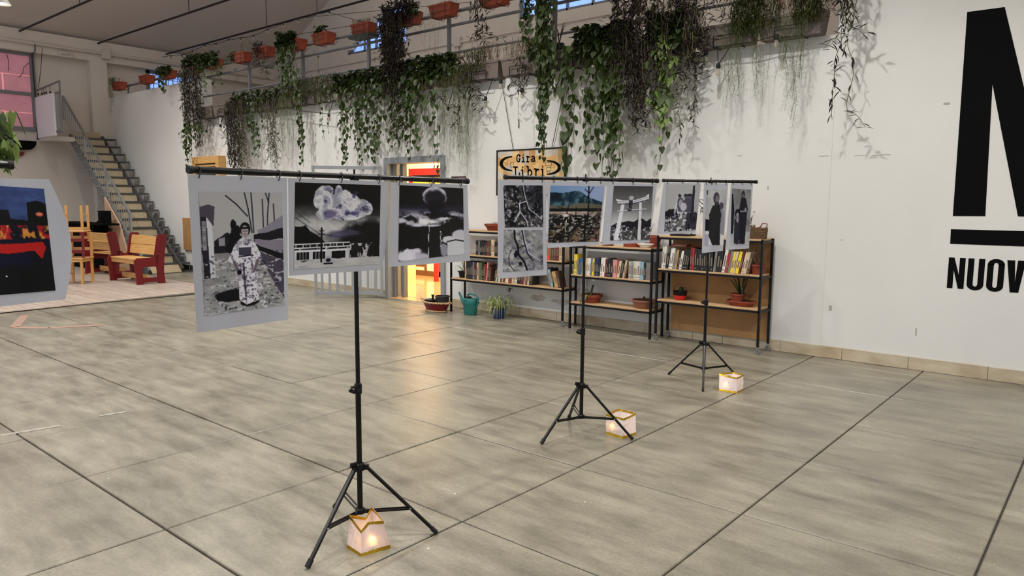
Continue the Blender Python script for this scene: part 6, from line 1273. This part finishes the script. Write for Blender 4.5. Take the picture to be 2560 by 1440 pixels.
q, x = RP(1108); twigs(q.d, x-.05, x+.2, 7.25, 4.14, q.r, 12, .06); [fern(q.f, XP(px, 120), 7.18, 4.1, ZP(px, py), q.r, .14, .5, q.stem, .02) for (px, py) in ((1052, 110), (1062, 150), (1072, 165), (1080, 140), (1090, 170), (1098, 150), (1044, 90))]
q, x = RP(1235); [purple(q.p, XP(px, py), 7.15, 4.1, ZP(px, py), q.r, .10, .03, stems=q.stem) for (px, py) in ((1180, 50), (1192, 62), (1200, 82), (1207, 97), (1216, 84), (1188, 58))]
q, x = RP(1335); [pothos(q.t, XP(px, py), 7.14, 4.1, ZP(px, py), q.r, .065, gp_, stems=q.stem) for (px, py, gp_) in ((1318, 80, .035), (1326, 100, .035), (1331, 60, .035), (1322, 145, .05), (1326, 120, .05))]
purple(q.p, XP(1310, 322), 7.15, 4.0, ZP(1310, 322), q.r, .075, .045, stems=q.stem, branch=False)
q, x = RP(1378); [pothos(q.t, XP(px, py), 7.13+dy, 4.1, ZP(px, py), q.r, .072, .034, stems=q.stem, spread=.045) for (px, py, dy) in ((1357, 400, 0), (1362, 396, -.03), (1368, 372, 0), (1372, 330, -.03), (1377, 262, 0), (1384, 240, -.02), (1391, 190, 0), (1365, 250, -.05), (1352, 205, 0))]
q, x = RP(1600)
for i in range(36):
    px = 1540+q.r.random()**.9*110; d_ = 1-abs(px-1598)/75; purple(q.p, XP(px, 150), 7.14+q.r.uniform(-.07, .03), 4.15, ZP(px, 90+d_*190+q.r.uniform(-40, 70)), q.r, .10, .026, stems=q.stem)
for (px, py) in ((1610, 330), (1622, 310), (1585, 300), (1632, 290), (1575, 262)): purple(q.p, XP(px, py), 7.14, 3.5, ZP(px, py), q.r, .10, .04, stems=q.stem)
q, x = RP(1712)
for i in range(24): px = 1665+q.r.random()*75; purple(q.p, XP(px, 90), 7.14+q.r.uniform(-.06, .03), 4.15, ZP(px, q.r.uniform(55, 190)), q.r, .095, .03, stems=q.stem)
for (px, py) in ((1712, 250), (1716, 300), (1724, 330), (1704, 345), (1730, 280), (1754, 190)): purple(q.p, XP(px, py), 7.14, 3.5, ZP(px, py), q.r, .095, .035, stems=q.stem)
q, x = RP(1800); [purple(q.p, XP(px, py), 7.15, 4.1, ZP(px, py), q.r, .10, .03, stems=q.stem) for (px, py) in ((1770, 40), (1790, 25), (1812, 50), (1760, 75), (1820, 30))]
q, x = RP(2108)
for (px, py) in ((2104, 40), (2112, 60), (2124, 58), (2098, 85), (2106, 70), (2120, 30), (2110, 95)): purple(q.p, XP(px, py), 7.15+q.r.uniform(-.03, .03), 4.15, ZP(px, py), q.r, .095, .026, stems=q.stem)
purple(q.p, XP(2094, 298), 7.14, 3.4, ZP(2094, 298), q.r, .11, .038, stems=q.stem, branch=False); purple(q.p, XP(2106, 135), 7.12, 3.4, ZP(2140, 135), q.r, .10, .035, stems=q.stem); purple(q.p, XP(2112, 235), 7.2, 3.0, ZP(2112, 275), q.r, .10, .08, stems=q.stem)
# trough plants
def TV(px, py, size=.065, gap=.05, pale=False, dy=0.0):
    x = XP(px, py); q = TPl(x); pothos(q.t, x, PLY-.01+dy, ZT, ZP(px, py), q.r, size*1.22, gap*1.2, single=True, pale=pale, stems=q.stem)
def TPU(px, py, **k): x = XP(px, py); q = TPl(x); purple(q.p, x, PLY+q.r.uniform(-.06, .02), ZT, ZP(px, py), q.r, stems=q.stem, **k)
def TF(px, py, w=.06, d=1.0): x = XP(px, py); q = TPl(x); fern(q.f, x, PLY+q.r.uniform(-.03, .02), ZT, ZP(px, py), q.r, w, d, q.stem)
def TM(px0, px1, py, kind, n, h, size, which='g'):
    xa, xb = XP(px0, py), XP(px1, py); k = max(1, int((xb-xa)/.3)+1)
    for i in range(k):
        a, b = xa+(xb-xa)*i/k, xa+(xb-xa)*(i+1)/k; q = TPl((a+b)/2); mound(getattr(q, which), a, b, 7.22, ZT+.02, q.r, kind, n//k, h, .09, size)
for (px, py) in ((516, 235+70), (525, 330), (540, 318), (552, 300), (567, 330)): TPU(px, py, size=.07, gap=.05)
for i in range(30): TPU(572+R.random()*34, 415+R.uniform(-60, 8), size=.075, gap=.017)
for i in range(12): TPU(606+R.random()*14, 418, size=.05, gap=.02)
for i in range(12): TPU(672+R.random()*26, 420+R.uniform(-50, 4), size=.06, gap=.022)
for (px, py) in ((622, 330), (630, 350), (637, 395), (643, 408), (648, 372), (654, 300), (662, 325)): TV(px, py, .055)
TM(575, 640, 262, 'heart', 170, .12, .06); TM(640, 705, 250, 'heart', 130, .12, .06); TM(580, 620, 268, 'lance', 80, .10, .06, 'p')
for i in range(34): TF(698+R.random()*66, 395+R.uniform(-120, 20), .07, .8)
TM(705, 850, 225, 'f', 3600, .15, .05, 'o'); TM(700, 845, 215, 'f', 1400, .17, .06, 'g')
for (px, py) in ((750, 330), (757, 400), (761, 418), (755, 360)): TV(px, py, .06)
for i in range(8): TF(775+R.random()*40, 300+R.uniform(-60, 20), .06, .7)
TV(822, 335, .05, .08); TV(812, 350, .05, .09)
TM(832, 985, 215, 'heart', 520, .15, .07); TM(985, 1130, 195, 'heart', 520, .18, .075)
for (px, py) in ((846, 270), (856, 330), (862, 395), (868, 410), (879, 352), (886, 300), (866, 430), (896, 372), (901, 408), (905, 350), (909, 422), (914, 300), (919, 380), (926, 404), (932, 360), (938, 412), (942, 345), (948, 398), (955, 375), (961, 330), (925, 280), (935, 275), (945, 270)): TV(px, py, .062, .06)
for (px, py) in ((985, 378), (992, 386), (999, 348), (1008, 372), (1016, 352), (1022, 391), (1028, 402), (1034, 381), (1041, 372), (1048, 300), (1055, 280), (1025, 300), (1018, 280)): TV(px, py, .066, .055)
TV(1088, 425, .07, .10); TV(1093, 445, .07, .09); TV(1072, 320, .08, .14); TV(1062, 335, .075, .2)
for i in range(46): TF(1092+R.random()*88, 440+R.uniform(-150, 0), .07, 1.0)
TM(1040, 1210, 195, 'f', 3400, .15, .05, 'o'); TM(1050, 1150, 195, 'heart', 130, .15, .06)
for (px, py) in ((1118, 262), (1140, 275), (1150, 300), (1160, 308), (1168, 262), (1175, 250)): TPU(px, py, size=.10, gap=.05)
xx = [(1165, 1210), (1212, 1290), (1293, 1320)]
for a, b in xx:
    xa, xb = XP(a, 190), XP(b, 180); k = max(1, int((xb-xa)/.3)); 
    for i in range(k): q = TPl(xa+(xb-xa)*(i+.5)/k); twigs(q.d, xa+(xb-xa)*i/k, xa+(xb-xa)*(i+1)/k, 7.3, ZT, q.r, 46, .26); mound(q.f, xa+(xb-xa)*i/k, xa+(xb-xa)*(i+1)/k, 7.3, ZT+.06, q.r, 'f', 260, .12, .06, .035)
TPU(1308, 225, size=.09, gap=.02); TPU(1304, 215, size=.09, gap=.02); TPU(1315, 218, size=.09, gap=.02)
q = TPl(XP(1335, 150)); mound(q.g, XP(1318, 150), XP(1350, 150), 7.25, ZT+.03, q.r, 'heart', 40, .1, .08, .06)
TM(1440, 1572, 140, 'heart', 560, .20, .085)
for (px, py, s) in ((1428, 350, .08), (1433, 300, .07), (1422, 405, .09), (1416, 440, .10), (1463, 318, .07), (1474, 386, .065), (1481, 300, .07), (1488, 345, .07), (1497, 400, .07), (1503, 432, .08), (1510, 445, .08), (1517, 438, .08), (1524, 446, .08), (1530, 430, .075), (1537, 441, .075), (1545, 405, .07), (1551, 360, .07), (1507, 330, .08), (1520, 310, .08), (1456, 290, .07)): TV(px, py, s, .07)
TM(1622, 1705, 120, 'heart', 330, .20, .085)
for (px, py, s) in ((1636, 322, .075), (1643, 350, .07), (1650, 438, .065), (1656, 345, .08), (1663, 330, .08), (1671, 335, .075), (1678, 262, .07), (1640, 262, .07), (1648, 290, .07)): TV(px, py, s, .07, pale=True)
TM(1710, 1752, 105, 'f', 900, .17, .05, 'o'); TM(1826, 1905, 85, 'f', 2600, .19, .05, 'o'); TM(1826, 1900, 70, 'f', 700, .2, .07, 'g'); TM(1905, 1945, 75, 'f', 700, .17, .045, 'o'); TM(1978, 2048, 60, 'f', 2200, .15, .05, 'o')
for (px, py) in ((1712, 190), (1720, 175)): TF(px, py, .07, .8)
for i in range(12): TF(1805+R.random()*42, 272+R.uniform(-90, 0), .07, 1.0)
for i in range(9): TF(1873+R.random()*40, 268+R.uniform(-110, 0), .05, .8)
for i in range(14): TF(1952+R.random()*68, 215+R.uniform(-70, 0), .08, .9)
for (px, py) in ((1970, 318), (1978, 300), (1985, 250), (1975, 275)): TF(px, py, .05, 1.2)
for a, b in ((1870, 1950), (1950, 2075)):
    xa, xb = XP(a, 40), XP(b, 30)
    for i in range(2): q = TPl(xa+(xb-xa)*(i+.5)/2); twigs(q.d, xa+(xb-xa)*i/2, xa+(xb-xa)*(i+1)/2, 7.3, ZT, q.r, 30, .30)
for (px, py) in ((1760, 190), (1750, 160)): TPU(px, py, size=.09, gap=.05)
for q in P.values(): q.done()
# labels of the troughs from what grows in them
cnt = 0
desc = {}
for i, t in enumerate(tdat):
    q = P.get(('t', i)); kinds = []
    if q:
        if q.o.v: kinds.append('olive clump')
        if len(q.g.v) > 600: kinds.append('green mound')
        if len(q.f.v) > 3000: kinds.append('pale fern')
        if len(q.p.v) > 900: kinds.append('dark stems')
        if q.d.v: kinds.append('dry twigs')
    k = ' and '.join(kinds[:2]) if kinds else ('few leaves' if q else 'no plant'); n_left = i
    t['label'] = f"trough with {k}, {ORD[i]} from left on the wall top"
# small black pot on a trough
pt = wall_at(1405, 138, off=.05)
t = pot('small_black_pot', (pt[0]-.03, 7.33, TZ1+.003), .062, .048, .10, mat('black_plastic', rgb(34, 36, 40), .5), 'small black pot with a dark sprouting plant standing on a trough', rim=.006)
for k, (az, L, w, rs) in enumerate([(2.8, .16, .012, 1.3), (.4, .24, .012, 1.2), (1.2, .2, .012, 1.4), (0.1, .26, .014, .9)]): mb = MB(); strap(mb, (pt[0]-.03, 7.33, TZ1+.09), az, L, w, rs, .15); mb.build('leaf', m_purple, t)

# ---- string lights under the troughs
m_clear = glass_mat('clear_bulb_glass', rgb(230, 226, 214), .05, .75)
sl = thing('string_lights', (-7, 7.2, 3.0), 'black string lights with clear bulbs swagged along the wall below the troughs', 'string lights')
socks = [(470, 320), (516, 326), (551, 312), (590, 330), (690, 278), (822, 285), (868, 292), (959, 240), (1000, 262), (1063, 258), (1120, 268), (1161, 238), (1214, 243), (1252, 200), (1306, 222), (1342, 184), (1388, 222), (1423, 182), (1485, 188), (1545, 215), (1596, 185), (1650, 148), (1765, 128), (1796, 160), (1942, 88)]
prev = None
for i, (px, py) in enumerate(socks):
    p = Vector(on(1, 7.20, px, py))
    up = Vector((p.x+(.12), 7.21, TZ0-.005))
    MB().tube([p+Vector((0, 0, .0)), p.lerp(up, .5)+Vector((.0, 0, -.015)), up], .0055, 5).build('cable', m_cable, sl)
    if prev is not None: MB().tube([prev, prev.lerp(p, .5)+Vector((0, 0, -.02 if abs(prev.x-p.x) < .7 else -.01)), p], .0055, 5).build('cable', m_cable, sl)
    prev = up
    s = MB().lathe([(.016, 0), (.022, .008), (.022, .045), (.012, .055)], p-Vector((0, 0, .045)), 10).build('lamp_socket', m_cable, sl, smooth=True)
    MB().lathe([(.004, -.075), (.020, -.065), (.026, -.045), (.022, -.02), (.014, 0)], p-Vector((0, 0, .045)), 12).build('bulb', m_clear, s, smooth=True)
# ---- string lights along the ceiling rods
sl2 = thing('string_lights', (-12, 8.0, 5.1), 'thin string of small bulbs looping along the ceiling rods to the end wall', 'string lights')
pts2 = [(166, 124), (195, 120), (226, 114), (283, 134), (342, 147), (396, 142), (427, 138), (455, 137), (481, 126), (512, 112), (540, 108), (571, 98), (601, 94), (634, 88), (669, 72), (708, 58), (746, 46), (786, 34), (824, 28)]
V2 = [Vector(on(0, EW+.3, *pts2[0]))]+[Vector(on(1, 7.25 if px < 240 else (7.25+(px-240)/165*1.5 if px < 405 else 8.80), px, py)) for px, py in pts2[1:]]
for a, b in zip(V2[:-1], V2[1:]): MB().tube([a, a.lerp(b, .5)-Vector((0, 0, .02)), b], .006, 4).build('cable', m_cable, sl2)
for p in V2[1:]: s = MB().lathe([(.012, 0), (.016, .03), (.01, .045)], p-Vector((0, 0, .045)), 8).build('lamp_socket', m_cable, sl2); MB().lathe([(.004, -.05), (.016, -.035), (.012, 0)], p-Vector((0, 0, .045)), 8).build('bulb', m_clear, s)
for k, (a, b) in enumerate((((745, 45), (1180, 5)), ((820, 30), (1010, 85)), ((730, 88), (905, 60)))):
    tag(MB().tube([on(1, 8.8, *a), on(1, YB-.1, *b)], .006, 4).build('ceiling_wire', m_cable), ['thin wire running from the rods towards the top centre', 'thin wire slanting down from the rods to the arched window', 'thin wire crossing low behind the terracotta boxes'][k], 'wire')

# ================================================================ variegated plant at the left edge
pc = Vector(CAM+ray(-120, 345)*3.4); t = thing('variegated_hanging_plant', (pc.x, pc.y, pc.z-.12), 'variegated green and white leafy plant cut by the left edge of the photo', 'plant')
MB().lathe([(.07, 0), (.10, .10), (.11, .16), (.10, .16), (.09, .12)], (pc.x, pc.y, pc.z-.12), 22).build('hanging_pot', m_terra, t, smooth=True); MB().lathe([(.09, .11), (.09, .13)], (pc.x, pc.y, pc.z-.12), 18).build('soil', m_soil, t)
for k in range(3): MB().tube([(pc.x+.1*math.cos(k*2.1), pc.y+.1*math.sin(k*2.1), pc.z+.03), (pc.x, pc.y, pc.z+.5)], .002, 5).build('hanger_cord', m_cable, t)
MB().tube([(pc.x, pc.y, pc.z+.5), (pc.x, pc.y, CZ(pc.x))], .003, 5).build('hanger_cord', m_cable, t)
rr = random.Random(5)
rv = Vector(C_RIGHT)
stm = MB()
for k in range(26):
    a_ = rr.uniform(0, 2*PI); L_ = rr.uniform(.12, .26); dd = Vector((math.cos(a_), math.sin(a_), 0)); p0 = Vector((pc.x, pc.y, pc.z+.02)); drop = rr.uniform(-.06, .16)
    stm.tube([p0, p0+dd*L_*.5+Vector((0, 0, .06)), p0+dd*L_+Vector((0, 0, -drop))], .0025, 4)
    for q_ in range(4):
        f_ = .45+.18*q_; p = p0+dd*L_*f_+Vector((0, 0, .05-drop*f_))+Vector((rr.gauss(0, .015), rr.gauss(0, .015), 0)); az = a_-PI/2+rr.uniform(-.8, .8)
        o = bpy.data.objects.new('leaf', leaf_me2 if q_ % 3 else leaf_me); COL.objects.link(o); o.parent = t; o.matrix_local = Matrix.Translation(-ORG[t.name]) @ lmat(p, az, -rr.uniform(.3, 1.2), rr.uniform(-.4, .4), rr.uniform(.07, .10)) @ Matrix.Diagonal((.6, 1.2, 1, 1))
for (px, py) in ((8, 345), (20, 372), (-5, 395), (14, 402), (4, 318), (28, 384), (-12, 360), (2, 300)):
    p = Vector(CAM+ray(px, py)*3.4); stm.tube([(pc.x, pc.y, pc.z+.03), ((p.x+pc.x)/2, (p.y+pc.y)/2, max(p.z, pc.z)+.07), tuple(p+Vector((0, 0, .05)))], .0025, 4)
    for q_ in range(5):
        o = bpy.data.objects.new('leaf', leaf_me2 if q_ % 3 else leaf_me); COL.objects.link(o); o.parent = t; pp = p+Vector((rr.gauss(0, .02), rr.gauss(0, .02), .05-rr.uniform(0, .06))); o.matrix_local = Matrix.Translation(-ORG[t.name]) @ lmat(pp, rr.uniform(0, 6.28), -rr.uniform(.6, 1.3), rr.uniform(-.4, .4), rr.uniform(.06, .09)) @ Matrix.Diagonal((.6, 1.2, 1, 1))
stm.build('stems', m_stem, t, recalc=False)
print('leaves', NLEAF[0], 'troughs', len(tdat))
